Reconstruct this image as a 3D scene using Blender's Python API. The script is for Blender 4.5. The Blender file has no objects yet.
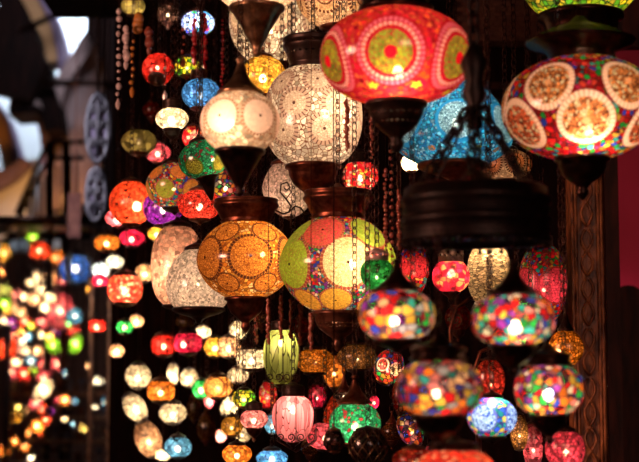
import bpy, math, random
from mathutils import Vector

# ------------------------------------------------------------------ camera, world, light, exposure
scene = bpy.context.scene
col = scene.collection
F_PX = 85.0 / 36.0 * 639.0
PITCH = math.radians(6.0)
CAM = Vector((0.0, 0.0, 1.65))
cd = bpy.data.cameras.new('camera')
cd.lens = 85.0
cd.sensor_width = 36.0
cd.clip_end = 200
cd.dof.use_dof = True
cd.dof.focus_distance = 4.42
cd.dof.aperture_fstop = 2.5
cam = bpy.data.objects.new('camera', cd)
cam.location = CAM
cam.rotation_euler = (math.pi / 2 + PITCH, 0, 0)
col.objects.link(cam)
scene.camera = cam

w = bpy.data.worlds.new('world')
scene.world = w
w.use_nodes = True
w.node_tree.nodes['Background'].inputs[0].default_value = (0.60, 0.22, 0.26, 1)
w.node_tree.nodes['Background'].inputs[1].default_value = 0.014

scene.view_settings.view_transform = 'Standard'
scene.view_settings.look = 'None'
scene.view_settings.exposure = 0.0
scene.view_settings.gamma = 1.0
scene.view_settings.use_curve_mapping = False
scene.cycles.use_denoising = True
scene.cycles.max_bounces = 6
scene.cycles.diffuse_bounces = 2
scene.cycles.glossy_bounces = 2
scene.cycles.transmission_bounces = 3
scene.cycles.transparent_max_bounces = 24
scene.cycles.sample_clamp_indirect = 1.0
scene.cycles.caustics_reflective = False
scene.cycles.caustics_refractive = False

PI = math.pi
rnd = random.Random(7)


def at(px, py, Y):
    """point at world distance Y that the camera sees at pixel px, py"""
    dx = (px - 319.5) / F_PX
    dz = -(py - 231.0) / F_PX
    y = math.cos(PITCH) - math.sin(PITCH) * dz
    z = math.sin(PITCH) + math.cos(PITCH) * dz
    k = Y / y
    return Vector((dx * k, Y, CAM.z + z * k))


def px2m(px, py, Y):
    dz = -(py - 231.0) / F_PX
    return px / F_PX * Y / (math.cos(PITCH) - math.sin(PITCH) * dz)


def area(name, loc, target, sx, sy, power, color, spread=180):
    l = bpy.data.lights.new(name, 'AREA')
    l.shape = 'RECTANGLE'
    l.size = sx
    l.size_y = sy
    l.energy = power
    l.color = color
    l.spread = math.radians(spread)
    o = bpy.data.objects.new(name, l)
    o.location = loc
    o.rotation_euler = (Vector(target) - Vector(loc)).to_track_quat('-Z', 'Y').to_euler()
    col.objects.link(o)
    return o


# daylight that comes in through the high side windows of the vault and strikes the far wall
area('vault_window_daylight', (-2.3, 14.35, 5.62), (-2.8, 15.0, 4.3), 1.6, 0.5, 125, (0.72, 0.86, 1.0), 150)
area('vault_skylight', (-1.6, 11.2, 5.5), (-2.9, 14.8, 4.7), 1.2, 0.8, 28, (0.85, 0.88, 1.0), 120)
# added fill lights, with no modelled window or shop behind them
area('plate_cool_fill', (-3.6, 5.5, 4.6), (-1.25, 8.2, 2.7), .5, .5, 9, (0.80, 0.88, 1.0), 32)  # cool fill added so the fronts of the carved plates show
area('front_warm_fill', (1.2, -1.5, 2.9), (0.4, 4.5, 2.0), 1.5, 1.0, 50.0, (1.0, 0.52, 0.38))  # warm fill added to lift the metal caps and the pillar
area('side_warm_fill', (-2.6, 2.6, 2.3), (0.2, 4.6, 2.0), .8, .8, 22.0, (1.0, 0.45, 0.30), 90)  # second warm fill, added from the left for highlights on the caps

# ------------------------------------------------------------------ helpers


def tag(o, label=None, cat=None, group=None, kind=None):
    if label:
        o['label'] = label
    if cat:
        o['category'] = cat
    if group:
        o['group'] = group
    if kind:
        o['kind'] = kind
    return o


def empty(name, loc, rz=0.0):
    o = bpy.data.objects.new(name, None)
    o.empty_display_size = 0.05
    o.location = loc
    o.rotation_euler = (0, 0, rz)
    col.objects.link(o)
    return o


class MB:
    def __init__(self):
        self.v = []
        self.f = []
        self.uv = []

    def add(self, verts, faces, uvs=None):
        n = len(self.v)
        self.v += [tuple(p) for p in verts]
        for i, f in enumerate(faces):
            self.f.append([a + n for a in f])
            self.uv.append(uvs[i] if uvs else [(0, 0)] * len(f))
        return self

    def box(self, c, s, rot=None):
        x, y, z = s[0] / 2, s[1] / 2, s[2] / 2
        vs = [Vector((a * x, b * y, c_ * z)) for a in (-1, 1) for b in (-1, 1) for c_ in (-1, 1)]
        if rot:
            vs = [rot @ p for p in vs]
        vs = [p + Vector(c) for p in vs]
        fs = [(0, 1, 3, 2), (4, 6, 7, 5), (0, 4, 5, 1), (2, 3, 7, 6), (0, 2, 6, 4), (1, 5, 7, 3)]
        return self.add(vs, fs)

    def tube(self, pts, r, seg=6, closed=False, r2=None):
        pts = [Vector(p) for p in pts]
        n = len(pts)
        vs, fs = [], []
        up = None
        for i, p in enumerate(pts):
            if closed:
                t = (pts[(i + 1) % n] - pts[i - 1]).normalized()
            else:
                t = (pts[min(i + 1, n - 1)] - pts[max(i - 1, 0)]).normalized()
            if up is None:
                up = t.orthogonal().normalized()
            a = (up - t * up.dot(t))
            a = a.normalized() if a.length > 1e-6 else t.orthogonal().normalized()
            up = a
            b = t.cross(a)
            rr = r if r2 is None else r + (r2 - r) * i / max(1, n - 1)
            for k in range(seg):
                th = 2 * PI * k / seg
                vs.append(p + (a * math.cos(th) + b * math.sin(th)) * rr)
        m = n if closed else n - 1
        for i in range(m):
            for k in range(seg):
                j = (i + 1) % n
                fs.append((i * seg + k, i * seg + (k + 1) % seg, j * seg + (k + 1) % seg, j * seg + k))
        if not closed:
            fs.append(tuple(reversed(range(seg))))
            fs.append(tuple((n - 1) * seg + k for k in range(seg)))
        return self.add(vs, fs)

    def lathe(self, prof, seg=32, c=(0, 0, 0), rib=0, ribd=0.0, twist=0.0):
        c = Vector(c)
        n = len(prof)
        vs, fs, uvs = [], [], []
        L = [0.0]
        for i in range(1, n):
            L.append(L[-1] + math.hypot(prof[i][0] - prof[i - 1][0], prof[i][1] - prof[i - 1][1]))
        z0, z1 = prof[0][1], prof[-1][1]
        for i, (r, z) in enumerate(prof):
            for k in range(seg):
                th = 2 * PI * k / seg
                rr = r
                if rib:
                    tt = th + twist * (z - z0) / ((z1 - z0) or 1)
                    rr = r * (1 - ribd * abs(math.sin(rib * tt / 2)) ** 0.7 * -1 - ribd)
                vs.append(c + Vector((rr * math.cos(th), rr * math.sin(th), z)))
        for i in range(n - 1):
            for k in range(seg):
                k2 = (k + 1) % seg
                fs.append((i * seg + k, i * seg + k2, (i + 1) * seg + k2, (i + 1) * seg + k))
                u0, u1 = k / seg, (k + 1) / seg
                uvs.append([(u0, L[i] / L[-1]), (u1, L[i] / L[-1]), (u1, L[i + 1] / L[-1]), (u0, L[i + 1] / L[-1])])
        return self.add(vs, fs, uvs)

    def ball(self, c, r, seg=10, sz=1.0):
        prof = [(r * math.sin(PI * i / 6) + 1e-5, -r * sz * math.cos(PI * i / 6)) for i in range(7)]
        return self.lathe(prof, seg, c)

    def prism(self, poly, y0, y1):
        """poly = [(x, z)] extruded along y"""
        n = len(poly)
        vs = [(x, y0, z) for x, z in poly] + [(x, y1, z) for x, z in poly]
        fs = [tuple(range(n)), tuple(reversed(range(n, 2 * n)))]
        for i in range(n):
            j = (i + 1) % n
            fs.append((i, n + i, n + j, j))
        return self.add(vs, fs)

    def build(self, name, mat, parent=None, smooth=True, loc=None):
        me = bpy.data.meshes.new(name)
        me.from_pydata([tuple(p) for p in self.v], [], self.f)
        uvl = me.uv_layers.new(name='UVMap')
        i = 0
        for u in self.uv:
            for q in u:
                uvl.data[i].uv = q
                i += 1
        if smooth:
            me.polygons.foreach_set('use_smooth', [True] * len(me.polygons))
        me.materials.append(mat)
        o = bpy.data.objects.new(name, me)
        if loc is not None:
            o.location = loc
        if parent:
            o.parent = parent
        col.objects.link(o)
        return o


# ------------------------------------------------------------------ materials
def newmat(name):
    m = bpy.data.materials.new(name)
    m.use_nodes = True
    m.node_tree.nodes.clear()
    return m, m.node_tree.nodes, m.node_tree.links


def rgba(c):
    return (c[0], c[1], c[2], 1)


def simple(name, c1, c2, rough=0.5, metal=0.0, scale=8, bump=0.0, stretch=(1, 1, 1), spec=0.5):
    m, N, L = newmat(name)
    out = N.new('ShaderNodeOutputMaterial')
    b = N.new('ShaderNodeBsdfPrincipled')
    tc = N.new('ShaderNodeTexCoord')
    mp = N.new('ShaderNodeMapping')
    mp.inputs['Scale'].default_value = stretch
    no = N.new('ShaderNodeTexNoise')
    no.inputs['Scale'].default_value = scale
    no.inputs['Detail'].default_value = 6
    cr = N.new('ShaderNodeValToRGB')
    cr.color_ramp.elements[0].position = 0.35
    cr.color_ramp.elements[1].position = 0.68
    cr.color_ramp.elements[0].color = rgba(c1)
    cr.color_ramp.elements[1].color = rgba(c2)
    L.new(tc.outputs['Object'], mp.inputs[0])
    L.new(mp.outputs[0], no.inputs['Vector'])
    L.new(no.outputs[0], cr.inputs[0])
    L.new(cr.outputs[0], b.inputs['Base Color'])
    b.inputs['Roughness'].default_value = rough
    b.inputs['Metallic'].default_value = metal
    b.inputs['Specular IOR Level'].default_value = spec
    if bump:
        bp = N.new('ShaderNodeBump')
        bp.inputs['Strength'].default_value = bump
        bp.inputs['Distance'].default_value = 0.01
        L.new(no.outputs[0], bp.inputs['Height'])
        L.new(bp.outputs[0], b.inputs['Normal'])
    L.new(b.outputs[0], out.inputs[0])
    return m


def pierced(name, c1, c2, nu, vbands, hole=0.30):
    """aged metal sheet pierced with rows of round holes; real openings the bulb shines through"""
    m = simple(name, c1, c2, 0.38, 0.6, 40, .15)
    N, L = m.node_tree.nodes, m.node_tree.links
    out = [n for n in N if n.type == 'OUTPUT_MATERIAL'][0]
    b = [n for n in N if n.type == 'BSDF_PRINCIPLED'][0]
    uv = N.new('ShaderNodeUVMap')
    uv.uv_map = 'UVMap'
    sp = N.new('ShaderNodeSeparateXYZ')
    L.new(uv.outputs[0], sp.inputs[0])

    def M(op, a, bb=None, clamp=False):
        n = N.new('ShaderNodeMath')
        n.operation = op
        n.use_clamp = clamp
        for i, q in enumerate((a, bb)):
            if q is None:
                continue
            if isinstance(q, (int, float)):
                n.inputs[i].default_value = q
            else:
                L.new(q, n.inputs[i])
        return n.outputs[0]
    fu = M('SUBTRACT', M('FRACT', M('MULTIPLY', sp.outputs[0], nu)), 0.5)
    mask = None
    for (vc, vh) in vbands:
        dv = M('MULTIPLY', M('SUBTRACT', sp.outputs[1], vc), 0.5 / vh)
        d = M('SQRT', M('ADD', M('MULTIPLY', fu, fu), M('MULTIPLY', dv, dv)))
        k = M('LESS_THAN', d, hole)
        mask = k if mask is None else M('MAXIMUM', mask, k)
    tr = N.new('ShaderNodeBsdfTransparent')
    mx = N.new('ShaderNodeMixShader')
    L.new(mask, mx.inputs[0])
    L.new(b.outputs[0], mx.inputs[1])
    L.new(tr.outputs[0], mx.inputs[2])
    L.new(mx.outputs[0], out.inputs[0])
    return m


def glassmat(name, pal, scale=60.0, grout=(0.03, 0.012, 0.006), gw=0.07, tr=0.10, med=None, gloss=0.05, shape=None):
    """mosaic glass: Voronoi tiles with grout; translucent and partly clear, lit by the bulb inside"""
    m, N, L = newmat(name)
    out = N.new('ShaderNodeOutputMaterial')

    def M(op, a, bb=None):
        n = N.new('ShaderNodeMath')
        n.operation = op
        for i, q in enumerate((a, bb)):
            if q is None:
                continue
            if isinstance(q, (int, float)):
                n.inputs[i].default_value = q
            else:
                L.new(q, n.inputs[i])
        return n.outputs[0]

    def mix(f, a, b, mode='MIX'):
        n = N.new('ShaderNodeMix')
        n.data_type = 'RGBA'
        n.blend_type = mode
        if isinstance(f, (int, float)):
            n.inputs[0].default_value = f
        else:
            L.new(f, n.inputs[0])
        for i, q in ((6, a), (7, b)):
            if isinstance(q, tuple):
                n.inputs[i].default_value = rgba(q)
            else:
                L.new(q, n.inputs[i])
        return n.outputs[2]
    tc = N.new('ShaderNodeTexCoord')
    oi = N.new('ShaderNodeObjectInfo')
    va = N.new('ShaderNodeVectorMath')
    va.operation = 'ADD'
    sc_ = N.new('ShaderNodeVectorMath')
    sc_.operation = 'SCALE'
    sc_.inputs[0].default_value = (3.1, 5.7, 2.3)
    L.new(oi.outputs['Random'], sc_.inputs['Scale'])
    L.new(tc.outputs['Object'], va.inputs[0])
    L.new(sc_.outputs[0], va.inputs[1])
    mp = N.new('ShaderNodeMapping')
    if shape:
        mp.inputs['Scale'].default_value = shape
    L.new(va.outputs[0], mp.inputs[0])
    vec = mp.outputs[0]

    def vor(s, feat='F1'):
        v = N.new('ShaderNodeTexVoronoi')
        v.feature = feat
        v.inputs['Scale'].default_value = s
        v.inputs['Randomness'].default_value = 0.9
        L.new(vec, v.inputs['Vector'])
        return v
    v1 = vor(scale)
    sep = N.new('ShaderNodeSeparateColor')
    L.new(v1.outputs['Color'], sep.inputs[0])
    cr = N.new('ShaderNodeValToRGB')
    cr.color_ramp.interpolation = 'CONSTANT'
    els = cr.color_ramp.elements
    n = len(pal)
    els[0].color = rgba(pal[0])
    els[0].position = 0
    if n > 1:
        els[1].position = 1.0 / n
        els[1].color = rgba(pal[1])
        for i in range(2, n):
            e = els.new(i / n)
            e.color = rgba(pal[i])
    else:
        els[1].color = rgba(pal[0])
    L.new(sep.outputs[0], cr.inputs[0])
    vary = mix(1.0, cr.outputs[0], mix(sep.outputs[1], (0.30, 0.30, 0.30), (1.15, 1.15, 1.15)), 'MULTIPLY')
    g1 = M('LESS_THAN', vor(scale, 'DISTANCE_TO_EDGE').outputs['Distance'], gw * 1.35)
    color = mix(g1, vary, grout)
    solid = g1
    if med:
        uv = N.new('ShaderNodeUVMap')
        uv.uv_map = 'med'
        sp = N.new('ShaderNodeSeparateXYZ')
        L.new(uv.outputs[0], sp.inputs[0])
        d = M('SQRT', M('ADD', M('MULTIPLY', sp.outputs[0], sp.outputs[0]), M('MULTIPLY', sp.outputs[1], sp.outputs[1])))
        ang = M('ARCTAN2', sp.outputs[1], sp.outputs[0])
        at_ = N.new('ShaderNodeAttribute')
        at_.attribute_name = 'mcol'
        fs = med.get('fine', scale * 1.7)
        v2 = vor(fs)
        s2 = N.new('ShaderNodeSeparateColor')
        L.new(v2.outputs['Color'], s2.inputs[0])
        lo, hi = med.get('vary', (0.55, 1.2))
        inner = mix(1.0, at_.outputs['Color'], mix(s2.outputs[0], (lo, lo, lo), (hi, hi, hi)), 'MULTIPLY')
        if med.get('speck'):
            inner = mix(M('LESS_THAN', s2.outputs[1], 0.22), inner, med['speck'])
        g2 = M('LESS_THAN', vor(fs, 'DISTANCE_TO_EDGE').outputs['Distance'], med.get('gw', 0.05))
        inner = mix(g2, inner, med.get('grout', grout))
        solid2 = g2
        for (dr, dc) in med.get('dots', []):
            inner = mix(M('LESS_THAN', d, dr), inner, dc)
        isin = M('LESS_THAN', d, 1.0)
        color = mix(isin, color, inner)
        solid = M('ADD', M('MULTIPLY', solid, M('SUBTRACT', 1.0, isin)), M('MULTIPLY', solid2, isin))
        for (r0, r1, rc, beads, bcol) in med.get('rings', []):
            band = M('MULTIPLY', M('GREATER_THAN', d, r0), M('LESS_THAN', d, r1))
            if beads:
                fr = M('FRACT', M('MULTIPLY', M('ADD', ang, PI), beads / (2 * PI)))
                bead = M('LESS_THAN', M('ABSOLUTE', M('SUBTRACT', fr, 0.5)), 0.36)
                rcol = mix(bead, bcol, rc)
            else:
                rcol = rc
            color = mix(band, color, rcol)
            solid = M('MAXIMUM', solid, M('MULTIPLY', band, 0.75))
        if med.get('star'):
            st = M('MULTIPLY', d, M('ADD', 1.0, M('MULTIPLY', M('COSINE', M('MULTIPLY', ang, 5)), -0.28)))
            isstar = M('LESS_THAN', at_.outputs['Alpha'], 0.75)
            base = mix(g1, vary, grout)
            starcol = mix(M('LESS_THAN', st, 0.8), base, med['star'])
            color = mix(isstar, color, starcol)
    clear = M('MULTIPLY', M('SUBTRACT', 1.0, solid), tr)
    tl = N.new('ShaderNodeBsdfTranslucent')
    df = N.new('ShaderNodeBsdfDiffuse')
    tp = N.new('ShaderNodeBsdfTransparent')
    gl = N.new('ShaderNodeBsdfGlossy')
    gl.inputs['Roughness'].default_value = 0.18
    gl.inputs['Color'].default_value = (1, 1, 1, 1)
    for s in (tl, df):
        L.new(color, s.inputs['Color'])
    L.new(mix(.4, color, (1.0, .86, .66)), tp.inputs['Color'])
    m1 = N.new('ShaderNodeMixShader')
    m1.inputs[0].default_value = 0.13
    L.new(tl.outputs[0], m1.inputs[1])
    L.new(df.outputs[0], m1.inputs[2])
    m2 = N.new('ShaderNodeMixShader')
    L.new(clear, m2.inputs[0])
    L.new(m1.outputs[0], m2.inputs[1])
    L.new(tp.outputs[0], m2.inputs[2])
    m3 = N.new('ShaderNodeMixShader')
    m3.inputs[0].default_value = gloss
    L.new(m2.outputs[0], m3.inputs[1])
    L.new(gl.outputs[0], m3.inputs[2])
    L.new(m3.outputs[0], out.inputs[0])
    return m


def bulbmat(name, c, s):
    m, N, L = newmat(name)
    out = N.new('ShaderNodeOutputMaterial')
    e = N.new('ShaderNodeEmission')
    e.inputs[0].default_value = rgba(c)
    e.inputs[1].default_value = s
    t = N.new('ShaderNodeBsdfTransparent')
    a = N.new('ShaderNodeAddShader')
    L.new(e.outputs[0], a.inputs[0])
    L.new(t.outputs[0], a.inputs[1])
    L.new(a.outputs[0], out.inputs[0])
    m.cycles.emission_sampling = 'NONE'
    return m


BULB = bulbmat('glowing_bulb', (1.0, 0.80, 0.50), 42)
BULBW = bulbmat('glowing_bulb_white', (0.95, 1.0, 0.95), 42)

R_ = (0.85, 0.015, 0.02)
DR = (0.42, 0.005, 0.01)
OR = (0.95, 0.22, 0.02)
YE = (0.95, 0.55, 0.06)
GR = (0.02, 0.42, 0.06)
TL = (0.03, 0.38, 0.36)
BL = (0.03, 0.06, 0.55)
DB = (0.015, 0.015, 0.16)
PU = (0.25, 0.03, 0.35)
PK = (0.9, 0.25, 0.25)
WH = (0.95, 0.82, 0.66)
GY = (0.35, 0.33, 0.40)
MAG = (0.90, 0.02, 0.12)

G = {}
G['coral'] = glassmat('coral_mosaic_glass', [(.9, .03, .03), (.8, .02, .04), (.92, .13, .02), (.95, .06, .05), (.9, .18, .05), (.75, .01, .05)],
                      85, (0.45, 0.02, 0.03), 0.05, 0.14,
                      med=dict(fine=110, dots=[(0.27, (.85, .01, .03))], rings=[(0.93, 1.06, (.55, .01, .03), 0, None), (1.10, 1.24, (.9, .38, .36), 34, (.5, .01, .03)), (1.28, 1.44, (.72, .12, .20), 38, (.5, .01, .03)), (1.44, 1.52, (.45, .01, .02), 0, None)],
                               speck=(.45, .50, .03), vary=(.5, 1.1), star=(.55, .6, .03)))
G['cream'] = glassmat('cream_mosaic_glass', [(.9, .66, .48), (.8, .56, .4), (.95, .75, .58)], 75, (.35, .15, .08), .04, .12,
                      med=dict(fine=160, gw=0.0, dots=[(0.09, (.12, .05, .03))], vary=(.9, 1.1), rings=[(0.97, 1.12, (.30, .14, .09), 30, (.8, .5, .35))]))
G['white'] = glassmat('white_mosaic_glass', [(.9, .74, .60), (.82, .66, .52), (.95, .80, .68)], 74, (.16, .06, .035), .045, .13,
                      med=dict(fine=130, gw=0.05, grout=(.3, .17, .12), dots=[(0.12, (.10, .04, .03))], vary=(.7, 1.15), rings=[(0.92, 1.24, (.42, .26, .20), 22, (.13, .06, .05))]))
G['amber'] = glassmat('amber_mosaic_glass', [(.85, .30, .035), (.9, .38, .06), (.70, .2, .02), (.95, .6, .25)], 85, (.2, .05, .01), .06, .10,
                      med=dict(fine=150, gw=.08, grout=(.20, .05, .01), vary=(.55, 1.1), dots=[(0.08, (.05, .01, .005))], rings=[(0.96, 1.10, (.07, .02, .01), 40, (.25, .08, .02))]))
G['multi'] = glassmat('multicolour_mosaic_glass', [R_, BL, YE, GR, PU, WH, OR, TL, PK, R_, GY], 105, (.08, .03, .04), .06, .10,
                      med=dict(fine=210, gw=.05, grout=(.40, .2, .05), vary=(.6, 1.2), dots=[(0.06, (.05, .02, .01))], rings=[(0.97, 1.08, (.30, .06, .04), 40, (.5, .2, .08))]))
G['blue'] = glassmat('turquoise_mosaic_glass', [(.03, .36, .55), (.05, .5, .66), (.02, .22, .45), (.20, .62, .72), (.03, .4, .5), (.04, .30, .52), (.35, .55, .60)], 120, (.02, .06, .10), .06, .12,
                     med=dict(fine=170, gw=.10, grout=(.05, .10, .12), vary=(.4, 1.15), rings=[(0.95, 1.1, (.02, .2, .35), 0, None)]))
G['carnival'] = glassmat('ruby_and_white_ring_glass', [R_, DR, (.7, .05, .03), GR, YE, BL, R_, TL, OR, (.6, .02, .1), DR], 72, (.05, .01, .01), .06, .10,
                         med=dict(fine=150, gw=.10, grout=(.08, .02, .01), vary=(.15, 1.8), speck=(1, .8, .5), dots=[(0.16, (.85, .4, .2))], rings=[(0.92, 1.14, (.95, .66, .52), 34, (.65, .3, .2)), (1.14, 1.19, (.2, .01, .01), 0, None)]))  # wide tone range and pale specks paint glitter into the medallion tiles
G['harlequin'] = glassmat('harlequin_tile_glass', [R_, OR, YE, GR, PU, (.85, .45, .25), BL, R_, PK, YE, GY, TL, DR], 54, (.05, .02, .03), .06, .34)
G['harlequin_fine'] = glassmat('small_harlequin_tile_glass', [R_, OR, BL, GR, PU, WH, YE, DR, PK, TL], 66, (.03, .01, .02), .06, .34)
G['leaf'] = glassmat('cream_glass_with_brown_leaves', [(.7, .42, .26), (.6, .36, .22)], 110, (.2, .08, .04), .04, .05,
                     med=dict(fine=120, vary=(.6, 1.1), rings=[(.9, 1.08, (.10, .03, .015), 26, (.6, .35, .2)), (.45, .55, (.10, .03, .015), 0, None)]))
G['lime'] = glassmat('lime_and_gold_glass', [(.35, .6, .02), (.7, .6, .02), (.1, .45, .03), (.8, .55, .05)], 55, (.02, .05, .01), .07, .12)
G['redpearl'] = glassmat('red_and_white_patch_glass', [R_, (.9, .7, .5), R_, (.9, .1, .1), YE], 85, (.3, .01, .02), .07, .18)
G['emerald'] = glassmat('emerald_mosaic_glass', [(.02, .40, .14), (.03, .52, .18), (.01, .26, .1), (.1, .55, .3), (.02, .35, .12), (.04, .5, .25), (.45, .03, .04)], 120, (.01, .06, .03), .07, .14,
                        med=dict(fine=200, gw=.1, grout=(.1, .06, .01), vary=(.5, 1.1), rings=[(.95, 1.1, (.05, .12, .01), 0, None)]))
G['plaid'] = glassmat('red_speckled_glass', [(.8, .05, .02), (.9, .15, .05), (.55, .02, .01), (.85, .4, .25), (.7, .03, .02)], 100, (.2, .01, .01), .07, .14)


def plain(name, c, s=95, gw=.04, tr=.24, var=.45, shape=None):
    G[name] = glassmat(name + '_glass', [c, tuple(q * var for q in c), tuple(min(1, q * 1.1 + .015) for q in c)], s,
                       tuple(q * .12 for q in c), gw, tr, shape=shape)


plain('red', (.88, .03, .02))
plain('scarlet', (.92, .07, .02))
plain('magenta', (.85, .015, .09))
plain('orange', (.92, .25, .03))
plain('gold', (.92, .42, .05))
plain('ivory', (.90, .70, .50))
plain('sparkle_white', (.88, .70, .58), 150, .01, .10, .85)
plain('dusty_pink', (1.0, .50, .34), 75, .015, .08, .8)
plain('pink_ivory', (.85, .58, .50), 150, .01, .06, .85)
plain('snow', (.85, .85, .80))
plain('peach', (.90, .45, .25))
plain('pink', (.90, .24, .26))
plain('rose', (.85, .10, .16))
plain('green', (.03, .50, .10))
plain('limeglass', (.28, .75, .03))
plain('olive', (.46, .50, .12), 70, .02, .10, .8, (1, 1, .10))
plain('pinkrib', (.88, .22, .27), 70, .02, .10, .8, (1, 1, .10))
plain('sky', (.10, .33, .66), 95, .05)
plain('cobalt', (.03, .12, .62))
plain('violet', (.28, .02, .40))
plain('smoke', (.16, .07, .06), 120)
plain('straw', (.55, .42, .12), 40, .02, .06)
plain('sparkle_amber', (.75, .30, .08), 150, .12)
plain('sparkle_orange', (.95, .26, .02), 110, .08)
plain('sparkle_red', (.88, .05, .03), 130, .09)
plain('sparkle_pink', (.88, .06, .12), 110, .09)
plain('ripple', (.62, .38, .20), 60, .05, .06, .7, (1, 1, 3))
G['pearl_blue'] = glassmat('blue_pearl_mosaic_glass', [BL, TL, YE, R_, (.03, .1, .6), GR], 85, (.03, .03, .1), .06, .12,
                           med=dict(fine=170, gw=.08, grout=(.05, .06, .2), vary=(.5, 1.2), speck=(.02, .08, .4), rings=[(.95, 1.06, (.1, .1, .3), 0, None)]))
G['cherry'] = glassmat('cherry_with_gold_flecks_glass', [(.85, .02, .06), (.9, .03, .1), (.8, .02, .04), (.9, .3, .1)], 60, (.4, .01, .03), .05, .14)
G['feather'] = glassmat('jewel_feather_glass', [R_, R_, (.85, .02, .05), GR, BL, YE, TL, R_], 95, (.1, .01, .02), .06, .12,
                        med=dict(fine=120, vary=(.7, 1.1), rings=[(.95, 1.05, (.3, .02, .02), 0, None)]))

COPPER = simple('dark_copper', (.06, .016, .009), (.22, .07, .04), 0.34, 0.92, 40, .12)
BLACK = simple('blackened_iron', (.010, .004, .003), (.05, .018, .012), 0.30, 0.85, 40, .12)
SOOT = simple('sooty_iron', (.004, .0015, .0015), (.016, .005, .004), 0.45, 0.6, 40, .2)
BRASS = simple('old_brass', (.16, .085, .045), (.42, .26, .15), 0.28, 0.92, 40, .12)
PIERCED = pierced('pierced_copper_sheet', (.05, .015, .008), (.20, .07, .04), 36, [(0.30, .02), (0.37, .02)], .28)
PIERCEDB = pierced('pierced_black_sheet', (.012, .006, .005), (.04, .018, .012), 26, [(0.25, .03), (0.40, .03)], .25)
SILVER = pierced('silver_filigree', (.35, .22, .2), (.75, .5, .45), 14, [(0.3, .12), (0.7, .12)], .36)
MET = dict(copper=COPPER, black=BLACK, brass=BRASS, pierced=PIERCED, piercedb=PIERCEDB, silver=SILVER)

CEIL_Z = 3.4

TOPS = {
    'cone': [(1.08, -.02), (1.16, .05), (1.10, .22), (.92, .30), (.86, .42), (.62, .72), (.42, 1.05), (.28, 1.45), (.17, 1.9), (.17, 2.05), (.26, 2.12), (.2, 2.25), (.05, 2.35), (.001, 2.36)],
    'dish': [(1.02, -.02), (1.06, .10), (1.0, .18), (1.30, .30), (1.52, .62), (1.58, .70), (1.50, .80), (1.34, .84), (1.20, 1.0), (.8, 1.2), (.45, 1.38), (.2, 1.65), (.16, 1.9), (.001, 1.92)],
    'bowl': [(1.02, -.02), (1.08, .05), (1.0, .12), (1.06, .18), (1.14, .38), (1.26, .58), (1.34, .66), (1.36, .74), (1.30, .80), (1.30, .90), (1.34, .94), (1.30, .98), (.9, 1.0), (.3, 1.03), (.1, 1.25), (.001, 1.27)],
    'drum': [(1.10, -.02), (1.22, .02), (1.24, .14), (1.12, .20), (1.10, .42), (1.20, .48), (1.20, .60), (1.0, .70), (.6, .82), (.3, 1.0), (.18, 1.25), (.001, 1.27)],
    'collar': [(1.05, -.02), (1.15, .04), (1.1, .2), (.95, .3), (.6, .45), (.25, .6), (.15, .8), (.001, .82)],
    'crown': [(1.02, -.02), (1.1, .05), (1.06, .3), (1.12, .6), (1.06, .9), (1.1, .95), (.5, 1.1), (.2, 1.3), (.001, 1.32)],
    'canopy': [(1.05, -.02), (1.15, .1), (1.3, .45), (2.0, .8), (2.1, .95), (1.9, 1.0), (1.6, 1.25), (1.0, 1.6), (.4, 1.9), (.15, 2.2), (.001, 2.22)],
}
BOTS = {
    'cup': [(1.04, .03), (1.14, -.02), (1.14, -.14), (1.0, -.2), (.97, -.45), (.80, -.80), (.52, -1.05), (.26, -1.25), (.2, -1.4), (.28, -1.52), (.22, -1.66), (.08, -1.85), (.001, -1.9)],
    'cone': [(1.04, .03), (1.14, -.02), (1.12, -.16), (.98, -.24), (.85, -.5), (.60, -.9), (.40, -1.3), (.22, -1.6), (.14, -1.8), (.2, -1.9), (.1, -2.05), (.001, -2.1)],
    'plate': [(1.02, .03), (1.12, -.02), (1.12, -.12), (.85, -.25), (.4, -.38), (.16, -.5), (.12, -.62), (.001, -.64)],
    'steep': [(1.04, .03), (1.12, -.02), (1.10, -.12), (.86, -.25), (.62, -.8), (.42, -1.5), (.20, -2.1), (.14, -2.3), (.001, -2.32)],
    'tulip': [(1.02, .03), (1.1, -.02), (1.02, -.2), (.55, -.5), (.3, -.8), (.42, -1.0), (.25, -1.2), (.001, -1.3)],
}


def link_chain(mb, p0, p1, pitch=0.014, wire=0.0013):
    p0, p1 = Vector(p0), Vector(p1)
    d = p1 - p0
    n = max(1, int(d.length / pitch))
    t = d.normalized()
    a = t.orthogonal().normalized()
    b = t.cross(a)
    for i in range(n):
        c = p0 + d * ((i + .5) / n)
        s = a if i % 2 else b
        L = d.length / n * .68
        W = L * .55
        mb.tube([c + t * (L * math.cos(q * PI / 4)) + s * (W * math.sin(q * PI / 4)) for q in range(8)], wire, 4, True)


def scroll(mb, c, s, flip=1, y=0.0, wire=.0028, turns=1.4):
    pts = []
    n = 22
    for i in range(n + 1):
        t = i / n
        a = -PI / 2 + t * turns * 2 * PI
        rr = s * (1 - .75 * t)
        pts.append((c[0] + flip * rr * math.cos(a), y, c[2] + s * .6 + rr * math.sin(a)))
    mb.tube(pts, wire, 5)


GROUP = 'mosaic glass lamps hanging at the shop front'


def profile(R, H, nt, nb, e=2.0, k=2.0, n=26, belly=0.0):
    """belly shifts the widest ring up (+) or down (-)"""
    P = []
    for i in range(n + 1):
        t = -1 + 2 * i / n
        z = t * H / 2
        tb = (t - belly) / (1 - belly) if t > belly else (t - belly) / (1 + belly)
        nk = nt if t > belly else nb
        r = R * max(0.0, 1 - (1 - nk ** e) * abs(tb) ** k) ** (1 / e)
        P.append((max(r, 1e-4), z))
    return P


PLACED = []   # (x, y, radius, z_bottom, z_top): columns already taken; a cord hangs above each


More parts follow.
